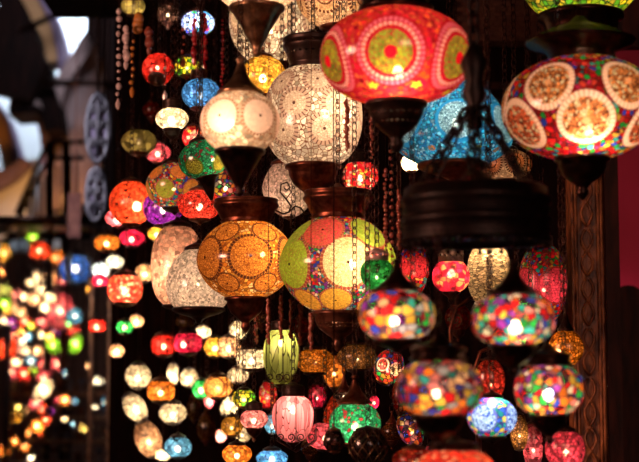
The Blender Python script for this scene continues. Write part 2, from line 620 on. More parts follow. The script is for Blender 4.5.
def clashes(x, y, R, z0, z1):
    n = 0
    for (bx_, by_, bR, b0, b1) in PLACED:
        d = math.hypot(x - bx_, y - by_)
        if z0 < b1 and b0 < z1:
            if d < R + bR + .004:
                n += 3
        elif b0 >= z1 and d < bR + .004:
            n += 1
        elif z0 >= b1 and d < R + .004:
            n += 1
    return n


def free_depth(px, py, Y, radf, zf, offs):
    best = None
    for dy in offs:
        c = at(px, py, Y + dy)
        R = radf(Y + dy)
        a, b = zf(Y + dy)
        k = clashes(c.x, c.y, R, c.z - a, c.z + b)
        if best is None or k < best[0]:
            best = (k, dy, (c.x, c.y, R, c.z - a, c.z + b))
        if k == 0:
            break
    PLACED.append(best[2])
    return Y + best[1]


def lamp(px, py, wpx, hpx, Y, glass, label, neck=.45, nb=None, top='cone', bot='cup', tm='copper', bm='copper', power=1.0,
         meds=None, front=0.0, e=2.0, k=2.0, belly=0.0, rib=0, ribd=0.0, twist=0.0, seg=None, bz=-.10, by=-.25, bx=0.0, bulb=BULB, tscale=1.0, bscale=1.0,
         chain='link', up=None, lean=None, name='hanging_mosaic_lamp', cat='lamp', group=GROUP, light=True, bulbr=None, topw=1.0, botw=1.0, lc=(1.0, .74, .48), chains=1, spread=.0):
    if wpx >= 74 or chain == 'fixed' or Y < 3.6:
        offs = [0]
    elif Y > 7.5:
        offs = [0, .07, -.07, .14, -.14, .21, -.21, .28, -.28]
    else:
        offs = [0] + [q * .03 * sg for q in range(1, 12) for sg in (1, -1)]
        offs = [q for q in offs if Y + q < 6.8]
    capk = (TOPS[top][-1][1] * tscale * neck * .5 if top else 0)
    botk = (-BOTS[bot][-1][1] * bscale * (nb or neck) * .5 if bot else 0)
    Y = free_depth(px, py, Y, lambda y: px2m(wpx, py, y) / 2, lambda y: (px2m(hpx / 2 + botk * wpx, py, y), px2m(hpx / 2 + capk * wpx, py, y)), offs)
    D = px2m(wpx, py, Y)
    H = px2m(hpx, py, Y)
    R = D / 2
    nb = neck if nb is None else nb
    c = at(px, py, Y)
    far = Y > 7.5
    root = empty(name, (c.x, c.y, c.z - H / 2))
    tag(root, label, cat, group)
    if lean:
        root.rotation_euler = lean
    off = Vector((0, 0, H / 2))
    if seg is None:
        seg = 20 if far else (96 if meds else (64 if rib else 32))
    prof = profile(R, H, neck, nb, e, k, 10 if far else (44 if meds else 20), belly)
    mb = MB().lathe(prof, seg, off, rib, ribd, twist)
    sh = mb.build('glass_shade', G[glass], root)
    me = sh.data
    if meds is not None:
        C = []
        for row in meds:
            zf, rad, angs = row[0], row[1], row[2]
            cols = row[3]
            alpha = row[4] if len(row) > 4 else 1.0
            zc = zf * H / 2
            q = min(prof, key=lambda s: abs(s[1] - zc))
            i = prof.index(q)
            a0, a1 = prof[max(0, i - 1)], prof[min(len(prof) - 1, i + 1)]
            tn = Vector((a1[0] - a0[0], a1[1] - a0[1])).normalized()
            for j, ad in enumerate(angs):
                th = math.radians(ad + front) - PI / 2
                ca, sa = math.cos(th), math.sin(th)
                P = Vector((q[0] * ca, q[0] * sa, zc + H / 2))
                tu = Vector((-sa, ca, 0))
                tv = Vector((tn[0] * ca, tn[0] * sa, tn[1]))
                cc = cols[j % len(cols)]
                C.append((P, tu, tv, rad * R, cc, alpha))
        me.uv_layers.new(name='med')
        me.color_attributes.new('mcol', 'FLOAT_COLOR', 'CORNER')
        lay = me.uv_layers['med']
        ca_ = me.color_attributes['mcol']
        for p in me.polygons:
            fc = p.center
            best = min(C, key=lambda s: (fc - s[0]).length / s[3])
            rr = (fc - best[0]).length / best[3]
            for li in p.loop_indices:
                vv = me.vertices[me.loops[li].vertex_index].co - best[0]
                lay.data[li].uv = (vv.dot(best[1]) / best[3], vv.dot(best[2]) / best[3]) if rr < 2.2 else (9, 9)
                ca_.data[li].color = (best[4][0], best[4][1], best[4][2], best[5])
    rn = R * neck
    rb = R * nb
    zt = H
    s = 12 if far else 32
    if top:
        tp = [(r * rn * topw, zt + z * rn * tscale) for r, z in TOPS[top]]
        MB().lathe(tp, s, (0, 0, 0)).build('top_cap', MET[tm], root)
        ztop = tp[-1][1]
    else:
        ztop = zt
    if bot:
        bp = [(r * rb * botw, z * rb * bscale) for r, z in BOTS[bot]]
        MB().lathe(bp, s, (0, 0, 0)).build('bottom_cap', MET[bm], root)
    # hanging chain
    if chain is True:
        chain = 'cord'
    zc = (CEIL_Z if up is None else up) - root.location.z
    if chain and zc > ztop:
        mb = MB()
        if chain == 'link':
            if chains == 1:
                link_chain(mb, (0, 0, ztop - .004), (0, 0, zc), .022, .0016)
            else:
                for q in range(chains):
                    th = 2 * PI * q / chains + .4
                    link_chain(mb, (spread * R * math.cos(th), spread * R * math.sin(th), zt + .02), (0, 0, ztop + 1.3 * R), .02, .0016)
                link_chain(mb, (0, 0, ztop + 1.3 * R), (0, 0, zc), .022, .0016)
        else:
            mb.tube([(0, 0, ztop - .004), (0, 0, zc)], .0016 if not far else .003, 5)
        ch = mb.build('chain' if chain == 'link' else 'cord', BLACK, root)
        if lean:   # the chain hangs plumb although the lamp leans
            from mathutils import Euler, Matrix
            Rm = Euler(lean).to_matrix().to_4x4()
            ch.matrix_local = Matrix.Translation((0, 0, ztop)) @ Rm.inverted() @ Matrix.Translation((0, 0, -ztop))
    # bulb and its light
    br = bulbr or (0.011 + .035 * R)
    bp = Vector((bx * R, by * R, H / 2 + bz * H))
    if light:
        b = MB().ball(bp, br, 10, 1.15).build('bulb', bulb, root)
        l = bpy.data.lights.new('bulb_light', 'POINT')
        l.energy = 3.3 * power * (R * .55 + H * .5 * .45) ** 2 / .0144 * .12 * .62
        l.color = lc
        l.shadow_soft_size = br * .9
        lo = bpy.data.objects.new('bulb_light', l)
        lo.parent = root
        lo.location = bp
        col.objects.link(lo)
    return root


# ------------------------------------------------------------------ setting
M_FLOOR = simple('worn_stone_paving', (.05, .045, .045), (.14, .12, .11), .6, 0, 3)
M_DARKWALL = simple('dark_stained_boards', (.003, .001, .001), (.014, .004, .003), .75, 0, 6, .3, (6, 6, .6), .08)
M_CEIL = simple('sooty_ceiling_boards', (.012, .008, .008), (.03, .02, .018), .9, 0, 6, .2, (1, 6, 1), .08)
M_PLASTER = simple('white_lime_plaster', (.74, .76, .80), (.84, .86, .90), .85, 0, 2, .1)
M_WARMP = simple('warm_plaster', (.42, .30, .26), (.55, .40, .34), .85, 0, 2, .1)
M_OCHRE = simple('ochre_painted_plaster', (.42, .22, .10), (.55, .31, .15), .85, 0, 4, .1)
M_MAUVE = simple('mauve_painted_plaster', (.16, .11, .19), (.26, .18, .28), .85, 0, 4, .1)
M_PINKP = simple('dusty_rose_plaster', (.30, .20, .20), (.42, .29, .28), .85, 0, 4, .1)
M_WOOD = simple('carved_brown_wood', (.06, .016, .006), (.48, .17, .06), .45, 0, 22, 1.0, (2, 2, .8))
M_WOODD = simple('dark_red_wood', (.012, .003, .002), (.05, .010, .006), .6, 0, 10, .4, (3, 3, .7), .2)
M_CRIM = simple('crimson_plaster', (.50, .02, .08), (.62, .03, .11), .7, 0, 2)
M_BRICK = simple('old_brown_brick', (.08, .03, .02), (.16, .06, .035), .8, 0, 25, .4)
M_SLATE = simple('blue_grey_carved_plate', (.05, .04, .055), (.20, .16, .19), .5, .2, 18, .5)


def structure(name, mb, mat):
    o = mb.build(name, mat, None, False)
    o['kind'] = 'structure'
    return o


structure('floor', MB().box((0, 9, -.05), (12, 26, .1)), M_FLOOR)
structure('ceiling', MB().box((1.0, 4.2, CEIL_Z + .05), (4.5, 5.6, .1)), M_CEIL)
# dark inner wall behind the lamps; its left edge is where the alley opens
xl = at(112, 231, 7.0).x
structure('ceiling_vault', MB().box((-1.2, 11.4, 5.7), (7.6, 8.2, .1)), M_CEIL)
structure('wall_back', MB().box(((xl + 3.2) / 2, 7.08, 1.75), (3.2 - xl, .16, 3.5)), M_DARKWALL)
structure('wall_right', MB().box((3.2, 3.5, 1.75), (.16, 7.2, 3.5)), M_DARKWALL)
structure('wall_left', MB().box((-4.9, 9, 4), (.2, 22, 8)), M_WARMP)
structure('wall_far', MB().box((0, 19.1, 4), (10, .2, 8)), M_PINKP)


def smooth_poly(pts, n=6):
    out = []
    m = len(pts)
    for i in range(m):
        p0, p1, p2, p3 = (Vector(pts[(i + k - 1) % m]) for k in range(4))
        for j in range(n):
            t = j / n
            out.append(tuple(.5 * ((2 * p1) + (p2 - p0) * t + (2 * p0 - 5 * p1 + 4 * p2 - p3) * t * t + (3 * p1 - p0 - 3 * p2 + p3) * t ** 3)))
    return out


def slab(name, pts, Y, th, mat, label=None, cat=None, smooth=False, struct=True):
    P = []
    for (a, b) in pts:
        q = at(a, b, Y)
        P.append((q.x, q.z))
    mb = MB().prism(P, Y, Y + th)
    o = mb.build(name, mat, None, False)
    if struct:
        o['kind'] = 'structure'
    else:
        tag(o, label, cat)
    return o


def curve(pts, n=8):
    out = []
    m = len(pts)
    for i in range(m - 1):
        p0 = Vector(pts[max(i - 1, 0)])
        p1, p2 = Vector(pts[i]), Vector(pts[i + 1])
        p3 = Vector(pts[min(i + 2, m - 1)])
        for j in range(n):
            t = j / n
            out.append(.5 * ((2 * p1) + (p2 - p0) * t + (2 * p0 - 5 * p1 + 4 * p2 - p3) * t * t + (3 * p1 - p0 - 3 * p2 + p3) * t ** 3))
    out.append(Vector(pts[-1]))
    return out


def band(name, line, Y, th, mat):
    """line = [(px, py, width_px)]: a curved rib of the vault, th thick"""
    C = curve([(a, b, c) for a, b, c in line])
    Lf, Rt = [], []
    for i, p in enumerate(C):
        a = C[max(0, i - 1)]
        b = C[min(len(C) - 1, i + 1)]
        t = Vector((b.x - a.x, b.y - a.y)).normalized()
        nn = Vector((-t.y, t.x)) * p.z / 2
        Lf.append((p.x + nn.x, p.y + nn.y))
        Rt.append((p.x - nn.x, p.y - nn.y))
    mb = MB()
    vs = []
    for q in Lf:
        v = at(q[0], q[1], Y)
        vs.append((v.x, Y, v.z))
    for q in Rt:
        v = at(q[0], q[1], Y)
        vs.append((v.x, Y, v.z))
    n = len(Lf)
    vs += [(x, y + th, z) for x, y, z in vs[:]]
    fs = []
    for i in range(n - 1):
        fs.append((i, i + 1, n + i + 1, n + i))
        fs.append((2 * n + i, 3 * n + i, 3 * n + i + 1, 2 * n + i + 1))
        fs.append((i, 2 * n + i, 2 * n + i + 1, i + 1))
        fs.append((n + i, n + i + 1, 3 * n + i + 1, 3 * n + i))
    fs.append((0, n, 3 * n, 2 * n))
    fs.append((n - 1, 3 * n - 1, 4 * n - 1, 2 * n - 1))
    mb.add(vs, fs)
    o = mb.build(name, mat, None, False)
    o['kind'] = 'structure'
    return o


# vaulted hall beyond: plastered vault wall with daylight on it, painted ribs in front
slab('wall_vault', [(-60, -60), (120, -60), (120, 60), (60, 250), (-60, 250)], 15.0, .3, M_PLASTER)
band('trim_1', [(36, -12, 7), (52, 18, 7), (60, 50, 6), (62, 84, 6)], 13.6, .5, M_MAUVE)
band('trim_2', [(20, -14, 20), (40, 18, 20), (49, 50, 18), (50, 62, 12)], 13.65, .4, M_OCHRE)
band('trim_3', [(-2, -16, 24), (20, 18, 20), (36, 52, 14), (43, 74, 12)], 13.6, .5, M_DARKWALL)
slab('wall_vault_side', [(86, -60), (150, -60), (150, 260), (101, 260), (104, 66), (96, 44), (86, 34)], 13.1, .4, M_DARKWALL)
band('trim_4', [(104, 26, 10), (92, 36, 16), (78, 56, 14), (60, 84, 12), (52, 110, 14)], 13.4, .6, M_PINKP)
band('trim_5', [(-14, 24, 80), (8, 40, 60), (22, 62, 36), (44, 96, 22), (52, 130, 16)], 13.2, .5, M_DARKWALL)
band('trim_6', [(-16, 104, 12), (-3, 122, 13), (5, 148, 12), (6, 170, 6)], 13.9, .3, M_OCHRE)
band('trim_7', [(-8, 100, 3), (5, 118, 3), (12, 140, 4), (17, 162, 6)], 13.85, .35, M_MAUVE)
band('trim_8', [(30, 96, 10), (40, 118, 9), (45, 146, 8), (44, 172, 6)], 13.5, .4, M_MAUVE)
band('trim_9', [(-12, 182, 18), (8, 174, 12), (26, 160, 8)], 13.7, .4, M_MAUVE)
slab('wall_spandrel', [(-30, 176), (22, 166), (34, 158), (26, 232), (-30, 246)], 13.95, .4, M_PLASTER)
slab('wall_pier', [(52, 84), (82, 50), (106, 60), (100, 200), (52, 210)], 13.75, .5, M_PINKP)
slab('trim_10', [(14, 78), (28, 76), (39, 105), (9, 107)], 13.0, .4, M_PINKP)
slab('trim_12', [(8, 106), (37, 105), (36, 113), (9, 115)], 12.9, .5, M_DARKWALL)
slab('trim_11', [(-20, 45), (32, 30), (46, 64), (30, 100), (12, 96), (-20, 86)], 12.8, .3, M_DARKWALL)
slab('wall_alley_dark', [(-60, 248), (20, 236), (60, 214), (140, 205), (140, 520), (-60, 520)], 18.0, .3, M_BRICK)

# iron rods across the vault
for pts, r in (([(20, 31), (62, 12), (104, -8)], .028), ([(30, 83), (84, 83), (118, 84)], .03)):
    o = MB().tube([at(a, b, 13.075) for a, b in pts], r, 8)
    o = o.build('tie_rod', BLACK)
    tag(o, 'slanting black iron tie rod crossing the painted arch' if r < .029 else 'level black iron tie rod below the slanting one, in front of the pink pier', 'rod', 'iron rods across the vault')

# carved oval plates hung in a column
for (cx, cy, rx, ry, lab) in ((98, 128, 11, 34, 'tall blue-grey carved oval plate hanging upper left of the green lamp'), (96, 194, 9, 26, 'smaller blue-grey carved oval plate hanging below the tall one')):
    Y = 8.0 if ry > 30 else 8.07
    c = at(cx, cy, Y)
    root = empty('carved_oval_plate', (c.x, c.y, c.z - px2m(ry, cy, Y)))
    tag(root, lab, 'plate', 'carved oval plates')
    a, b = px2m(rx, cy, Y), px2m(ry, cy, Y)
    MB().tube([(a * math.cos(t * PI / 16), 0, b + b * math.sin(t * PI / 16)) for t in range(32)], .016, 6, True).build('rim', M_SLATE, root)
    mb = MB()
    mb.prism([(a * .96 * math.cos(t * PI / 16), b + b * .96 * math.sin(t * PI / 16)) for t in range(32)], .0, .015)
    mb.build('back_panel', M_MAUVE, root, False)
    mb = MB()
    for s in (-1, 1):
        for q in (-.45, .1, .55):
            mb.tube([(s * a * .45 + a * .3 * math.cos(t * .5) * (1 - t * .06), -.012, b + b * q + a * .45 * math.sin(t * .5) * (1 - t * .06)) for t in range(14)], .010, 5)
    mb.tube([(0, -.012, b * .15), (0, -.012, b * 1.85)], .012, 5)
    mb.build('scrollwork', M_SLATE, root)
    MB().tube([(0, 0, 2 * b), (0, 0, 5.66 - root.location.z)], .005, 5).build('cord', BLACK, root)

# striped cloth pennant
c = at(74, 236, 8.6)
pn = MB()
for i in range(14):
    z = c.z + i * px2m(3.2, 230, 8.6)
    pn.box((c.x, c.y, z), (px2m(13, 230, 8.6), .012 + .01 * (i % 2), px2m(3.2, 230, 8.6) * .96))
pn.tube([(c.x, c.y, c.z), (c.x, c.y, 5.66)], .004, 4)
tag(pn.build('striped_pennant', simple('dull_red_cloth', (.16, .04, .03), (.28, .09, .06), .8, 0, 20), None, False), 'dull red ribbed cloth banner hanging above the blue lamp', 'banner')

# iron balcony rail with lattice
mb = MB()
for k in range(10):
    x = 22 + k * 6
    mb.tube([at(x, 196 - k * 5, 11.5), at(x + 1, 236, 11.5)], .013, 6)
for off in (0, 16):
    mb.tube([at(16, 214 + off * .6, 11.5), at(44, 150 + off, 11.5), at(56, 142 + off, 11.5), at(84, 142 + off, 11.5)], .02, 6)
mb.tube([at(50, 142, 11.5), at(50, 214, 11.5)], .035, 6)
for qx in (50, 66):
    p = at(qx, 214, 11.5)
    mb.tube([(p.x, p.y, 0), p], .035, 6)
mb.tube([at(66, 142, 11.5), at(66, 214, 11.5)], .035, 6)
mb.tube([at(10, 236, 11.5), at(90, 236, 11.5)], .03, 6)
tag(mb.build('iron_balcony', BLACK), 'black iron stair rail with lattice climbing in front of the glowing far wall', 'railing')

# rails that carry the far lamps
RAIL = {}
for nm, Y, x0, x1, py, lab in (('a', 9.0, -30, 128, 226, 'nearest black iron hanging rail above the far lamps'), ('b', 11.0, -30, 110, 229, 'middle black iron hanging rail above the far lamps'), ('c', 13.0, -30, 100, 231, 'farthest black iron hanging rail above the far lamps')):
    p, q = at(x0, py, Y), at(x1, py, Y)
    RAIL[nm] = p.z
    mb = MB()
    mb.box(((p.x + q.x) / 2, p.y, p.z + .012), (q.x - p.x, .64, .024))
    for t in (.12, .95):
        s = p.lerp(q, t)
        mb.tube([s, (s.x, s.y, 5.66)], .006, 6)
    tag(mb.build('hanging_rail', BLACK), lab, 'rail', 'hanging rails for the far lamps')

# goods shelves in the lower left, dark timber posts
for (x, w_, Y, mat, y0, lab) in ((8, 5, 8.6, M_WOODD, 330, 'dark red timber post at the left edge of the picture'),
                                 (92, 4, 8.2, M_WOOD, 285, 'left one of two brown timber posts behind the red barrel lamp'),
                                 (111, 5, 8.2, M_WOOD, 280, 'right one of two brown timber posts, behind the small white and orange lamp')):
    c = at(x, y0, Y)
    ww = px2m(w_, 300, Y)
    m = MB().box((c.x, Y, c.z / 2), (ww, ww, c.z))
    m.box((c.x, Y, c.z + .01), (ww * 1.5, ww * 1.5, .04))
    m.box((c.x, Y, .08), (ww * 1.6, ww * 1.6, .16))
    tag(m.build('timber_post', mat, None, False), lab, 'post', 'timber posts')

# right side: carved pillar, dark-red room beyond
def pillar():
    Y = 4.7
    x0, x1 = at(573, 300, Y).x, at(604, 300, Y).x
    root = empty('carved_wooden_pillar', ((x0 + x1) / 2, Y + .06, 0))
    tag(root, 'brown carved wooden door post standing right of the multicoloured lamps', 'pillar')
    W = x1 - x0
    MB().box((0, 0, 1.7), (W, .10, 3.4)).build('shaft', M_WOOD, root, False)
    mb = MB()
    for u in (-.47, -.36, .36, .47):
        mb.tube([(u * W, -.055, .25), (u * W, -.055, 3.35)], .006, 6)
    mb.build('moulding', M_WOOD, root)
    mb = MB()
    z = .3
    while z < 3.2:
        for s in (-1, 1):
            mb.tube([(s * .018 * math.sin(t * .5) * W / .1, -.055 - .003 * math.sin(t), z + t * .012) for t in range(13)], .005, 5)
        mb.ball((0, -.055, z + .075), .008)
        z += .155
    mb.build('carved_vine', M_WOOD, root)
    MB().box((0, 0, .1), (W * 1.25, .14, .2)).build('plinth', M_WOOD, root, False)


pillar()
xr = at(604, 300, 4.9).x
structure('door_1', MB().box((at(612, 300, 5.0).x, 5.0, 1.7), (.045, .06, 3.4)).box((at(622, 300, 5.0).x + .0, 5.02, 3.05), (.2, .06, .5)), M_WOODD)
structure('wall_side_room', MB().box((at(660, 300, 6.6).x, 6.6, 1.7), (.5, .1, 3.4)), M_CRIM)
# lamp standing in the side room washes its crimson wall
l = bpy.data.lights.new('side_room_light', 'SPOT')
l.energy = 4.5
l.spot_size = math.radians(95)
l.spot_blend = 1
l.color = (1, .35, .42)
l.shadow_soft_size = .08
lo = bpy.data.objects.new('side_room_light', l)
p = at(655, 345, 6.15)
lo.location = p
lo.rotation_euler = (Vector((p.x - .12, 6.6, p.z + .0)) - p).to_track_quat('-Z', 'Y').to_euler()
col.objects.link(lo)
# high backed chair silhouette in the doorway
c = at(632, 462, 5.9)
root = empty('high_backed_chair', (c.x, 5.9, 0))
tag(root, 'dark high round-backed chair in the crimson doorway at the right edge', 'chair')
zt = at(632, 285, 5.9).z
MB().prism([(-.07, .5), (.07, .5)] + [(.07 * math.cos(t * PI / 10), zt - .07 + .07 * math.sin(t * PI / 10)) for t in range(11)], 0, .03).build('backrest', M_WOODD, root, False)
MB().box((0, -.1, .47), (.15, .24, .05)).build('seat', M_WOODD, root, False)
for sx in (-.06, .06):
    for sy in (-.19, .0):
        MB().box((sx, sy, .225), (.02, .02, .45)).build('leg', M_WOODD, root, False)

# brick-faced shelf up behind the lamps at the top
bk = MB()
c0 = at(474, 18, 6.4)
for r in range(9):
    for q in range(9):
        wd = px2m(10.5, 20, 6.4)
        hh = px2m(5.2, 20, 6.4)
        bk.box((c0.x + (q + .5 * (r % 2)) * wd - .03, 6.7, c0.z + (r - 1.5) * hh), (wd * .9, .12, hh * .82))
tag(bk.build('brick_panel', M_BRICK, None, False), 'panel of small brown bricks on the dark wall right of the coral lamp', 'brick panel')
sh = MB().box((at(505, 85, 6.6).x, 6.75, at(505, 92, 6.75).z), (.42, .3, .03)).box((at(505, 85, 6.6).x, 6.87, at(505, 92, 6.75).z - .08), (.36, .05, .14))
tag(sh.build('wall_shelf', M_WOODD, None, False), 'dark red wooden wall shelf below the brick panel', 'shelf')

# ------------------------------------------------------------------ foreground lamps
GM = (.30, .40, .04)
lamp(396, 57, 152, 92, 3.5, 'coral', 'large coral red lamp with green medallions and red centre dots, top centre', neck=.40, nb=.36, tm='black', bm='piercedb', power=1.6,
     top='drum', bot='cup', e=2.0, k=2.2, by=-.45, bz=-.24, bulbr=.012,
     meds=[(-.24, .30, [-7 + 60 * i for i in range(6)], [GM]), (-.84, .07, [-30, 20, 80, 140, 200, 260], [GM], .5)])
lamp(240, 122, 80, 56, 3.6, 'cream', 'blurred cream lamp with plain discs under a brass cone, left of the white mosaic lamp', neck=.5, nb=.56, tm='brass', bm='black',
     top='cone', bot='cone', tscale=.82, bscale=1.0, power=1.5, bz=-.1, bx=-.2, by=-.5, bulbr=.008, meds=[(.02, .43, [33 + 60 * i for i in range(6)], [(.92, .62, .50)])])
lamp(257, -20, 90, 54, 3.8, 'cream', 'cream lamp cut by the top edge, its brass base above the cream disc lamp', neck=.5, nb=.55, bm='brass', tm='brass', bot='cone', bscale=1.0, power=.7,
     meds=[(.05, .42, [0 + 60 * i for i in range(6)], [(.8, .45, .3)])])
lamp(581, 109, 158, 98, 3.55, 'carnival', 'large ruby mosaic lamp with white beaded rings at the upper right', neck=.42, nb=.36, tm='black', bm='black', top='canopy', bot='cup', tscale=.62, bscale=.8, topw=.8, botw=.85,
     power=1.7, by=-.5, bz=-.3, bx=.0, bulbr=.011, e=2.1, k=2.1,
     meds=[(-.50, .31, [-6 + 60 * i for i in range(6)], [(.95, .30, .10), (.9, .16, .06)]), (.30, .29, [-34, 26, 86, 146, 206, 266], [(.85, .28, .08)])])
lamp(580, -22, 120, 74, 3.9, 'lime', 'lime green and gold mosaic lamp cut by the top edge at upper right', neck=.42, nb=.62, tm='black', bm='black', bot='cup', bscale=.9, power=.6)

# iron drum shaped chandelier plate with its chains
def chandelier():
    Y = 3.2
    c = at(476, 243, Y)
    R = px2m(75, 210, Y)
    Hh = px2m(56, 210, Y)
    root = empty('chandelier_drum', (c.x, Y, c.z))
    tag(root, 'black tiered iron drum of a chandelier hanging on chains above the harlequin lamps', 'chandelier')
    prof = [(R * .2, Hh * .12), (R * .93, Hh * .10), (R * .95, 0.004), (R * .99, 0.0), (R * 1.0, Hh * .06), (R * .97, Hh * .14), (R * .97, Hh * .30), (R * 1.0, Hh * .33), (R * 1.0, Hh * .42), (R * .965, Hh * .45), (R * .965, Hh * .66), (R * 1.0, Hh * .70), (R * 1.0, Hh * .80), (R * .96, Hh * .84), (R * .95, Hh * .96), (R * .90, Hh * 1.0), (R * .3, Hh * 1.02), (R * .1, Hh * 1.3), (.001, Hh * 1.32)]
    MB().lathe(prof, 72).build('drum', SOOT, root)
    mb = MB()
    for k in range(40):
        th = 2 * PI * k / 40
        mb.ball((R * .96 * math.cos(th), R * .96 * math.sin(th), -.006), .0055, 6)
    mb.build('fringe', SOOT, root)
    mb = MB()
    for zz in (.22, .56):
        mb.lathe([(R * .965, Hh * zz - .004), (R * (.985), Hh * zz - .003), (R * .985, Hh * zz + .003), (R * .965, Hh * zz + .004)], 72)
    mb.build('beading', SOOT, root)
    zup = CEIL_Z - c.z
    zr = .17
    for q in range(6):
        th = 2 * PI * q / 6 + .35
        mb = MB()
        link_chain(mb, (R * .8 * math.cos(th), R * .8 * math.sin(th), Hh * .97), (R * .12 * math.cos(th), R * .12 * math.sin(th), Hh + zr), .026, .0036)
        mb.build('chain', SOOT, root)
    MB().tube([(R * .14 * math.cos(t * PI / 8), R * .14 * math.sin(t * PI / 8), Hh + zr) for t in range(16)], .004, 6, True).lathe([(.001, Hh + zr - .05), (.02, Hh + zr - .04), (.012, Hh + zr), (.028, Hh + zr + .03), (.018, Hh + zr + .06), (.03, Hh + zr + .1), (.01, Hh + zr + .14), (.001, Hh + zr + .15)], 16).build('hub', SOOT, root)
    mb = MB()
    link_chain(mb, (0, 0, Hh + zr + .14), (0, 0, zup), .034, .005)
    mb.build('main_chain', SOOT, root)
    return c.z


DZ = chandelier()
HG = 'harlequin lamps hanging below the chandelier drum'
# hooks of the four lamps end inside the drum's underside
lamp(397, 315, 77, 49, 3.22, 'harlequin', 'harlequin tiled lamp directly below the left edge of the chandelier drum', neck=.50, nb=.55, top='cone', bot='plate', tm='black', bm='black', tscale=.72, bx=-.1, by=-.5, bz=-.15,
     e=2.2, k=2.4, up=DZ + .012, group=HG, power=.92, bulbr=.010)
lamp(513, 320, 85, 50, 3.12, 'harlequin_fine', 'widest harlequin tiled lamp, below the right half of the chandelier drum', neck=.52, nb=.50, top='cone', bot='cup', tm='black', bm='black', tscale=.66, bscale=.8, bx=0, by=-.5, bz=-.15,
     e=2.2, k=2.4, up=DZ + .012, group=HG, power=.9, bulbr=.011)
lamp(439, 388, 86, 54, 3.06, 'harlequin', 'most blurred harlequin tiled lamp, lower one left of the blue medallion lamp', neck=.55, nb=.55, top='drum', bot='cup', tm='black', bm='black', tscale=.9, bscale=.8, bx=-.1, by=-.5, bz=-.1,
     e=2.2, k=2.4, up=DZ + .012, group=HG, power=.85, bulbr=.008)
lamp(549, 390, 70, 49, 3.3, 'harlequin_fine', 'harlequin tiled lamp below the small orange globe, beside the carved pillar', neck=.55, nb=.50, top='drum', bot='cup', tm='black', bm='black', tscale=.9, bscale=.9, bx=-.1, by=-.5, bz=-.1,
     e=2.2, k=2.4, up=DZ + .012, group=HG, power=.92, bulbr=.011)
lamp(455, 480, 92, 60, 3.16, 'plaid', 'red speckled lamp cut by the bottom edge under the most blurred harlequin lamp', neck=.45, top='drum', tm='black', bm='black', up=DZ + .012, power=.7, tscale=.5)

# ------------------------------------------------------------------ lamps in the plane of focus
lamp(313, 117, 99, 97, 4.45, 'white', 'large white cracked mosaic lamp with round grey-ringed discs, in sharp focus', neck=.50, nb=.50, top='bowl', bot='cup', tm='piercedb', bm='copper', tscale=1.3, topw=.92, bscale=.95,
     power=2.6, bx=.25, by=-.45, bz=.0, bulbr=.012, e=2.2, k=2.3,
     meds=[(-.40, .27, [14 + 51.4 * i for i in range(7)], [(.66, .49, .38)]), (.12, .27, [-22 + 51.4 * i for i in range(7)], [(.66, .49, .38)]), (.62, .24, [6 + 51.4 * i for i in range(7)], [(.66, .49, .38)])])
AM = (.78, .27, .04)
lamp(246, 260, 99, 75, 4.5, 'amber', 'large amber mosaic lamp with dark-ringed round discs, left of the big multicoloured lamp', neck=.44, nb=.38, top='bowl', bot='cup', tm='copper', bm='copper', tscale=1.1, topw=1.12, bscale=1.0,
     power=2.7, bx=.35, by=-.4, bz=.05, bulbr=.008, e=2.0, k=1.75,
     meds=[(.0, .41, [8 + 60 * i for i in range(6)], [AM]), (.70, .25, [-28 + 60 * i for i in range(6)], [AM]), (-.68, .23, [-26 + 60 * i for i in range(6)], [AM])])
lamp(338, 265, 118, 93, 4.25, 'multi', 'big multicoloured mosaic lamp with cream, green and pink discs beside the amber lamp', neck=.42, nb=.40, top='bowl', bot='cup', tm='copper', bm='pierced', tscale=1.15, topw=1.05, bscale=.9,
     power=1.5, bx=.25, by=-.55, bz=-.02, bulbr=.012, e=2.0, k=1.75,
     meds=[(-.04, .42, [9, 9 - 64, 73, 137, 201, 265], [(.95, .72, .38), (.40, .62, .04), (.4, .6, .05)]), (.66, .34, [-20, 42, 104, 166, 228, 290], [(.85, .06, .09), (.3, .5, .05)]), (-.80, .26, [-4, 58, 120, 182, 244, 306], [(.90, .45, .05)])])
lamp(453, 124, 118, 80, 4.0, 'blue', 'turquoise mosaic lamp tapering upward with a pale medallion, behind the chandelier chains', neck=.42, nb=.55, top='cone', bot='plate', tm='black', bm='copper', e=2.0, k=1.7, belly=-.45,
     power=.8, by=-.5, bz=-.05, bulbr=.010, bulb=BULBW, lc=(.85, .95, 1.0),
     meds=[(-.1, .34, [0 + 60 * i for i in range(6)], [(.50, .70, .66)]), (-.78, .07, [-30, 24, 52, 95, 150, 210, 280], [(.85, .2, .02), (.9, .5, .02)])])
lamp(360, 177, 37, 28, 4.4, 'redpearl', 'small red and white patched lamp with wire crown in front of the white mosaic lamp', neck=.6, nb=.45, top='crown', bot='cup', tm='piercedb', bm='black', power=1.7, bulbr=.008)
lamp(272, 22, 86, 84, 4.95, 'white', 'white mosaic lamp seen behind the brass cone cap near the top edge', neck=.4, top='dish', bot='cup', tm='copper', bm='copper', power=.55, bscale=.5,
     meds=[(0, .34, [10 + 60 * i for i in range(6)], [(.8, .55, .4)])])
lamp(338, -4, 84, 62, 4.7, 'leaf', 'beige lamp with brown leaf outlines cut by the top edge, behind the coral lamp', neck=.4, top='dish', bot='plate', tm='copper', bm='copper', power=.5,
     meds=[(-.3, .40, [-20 + 60 * i for i in range(6)], [(.6, .32, .16)])])
lamp(263, 76, 46, 38, 4.75, 'gold', 'glowing golden lamp between the cream disc lamp and the white mosaic lamp', neck=.4, top='collar', bot='cup', power=1.5, bulbr=.012)
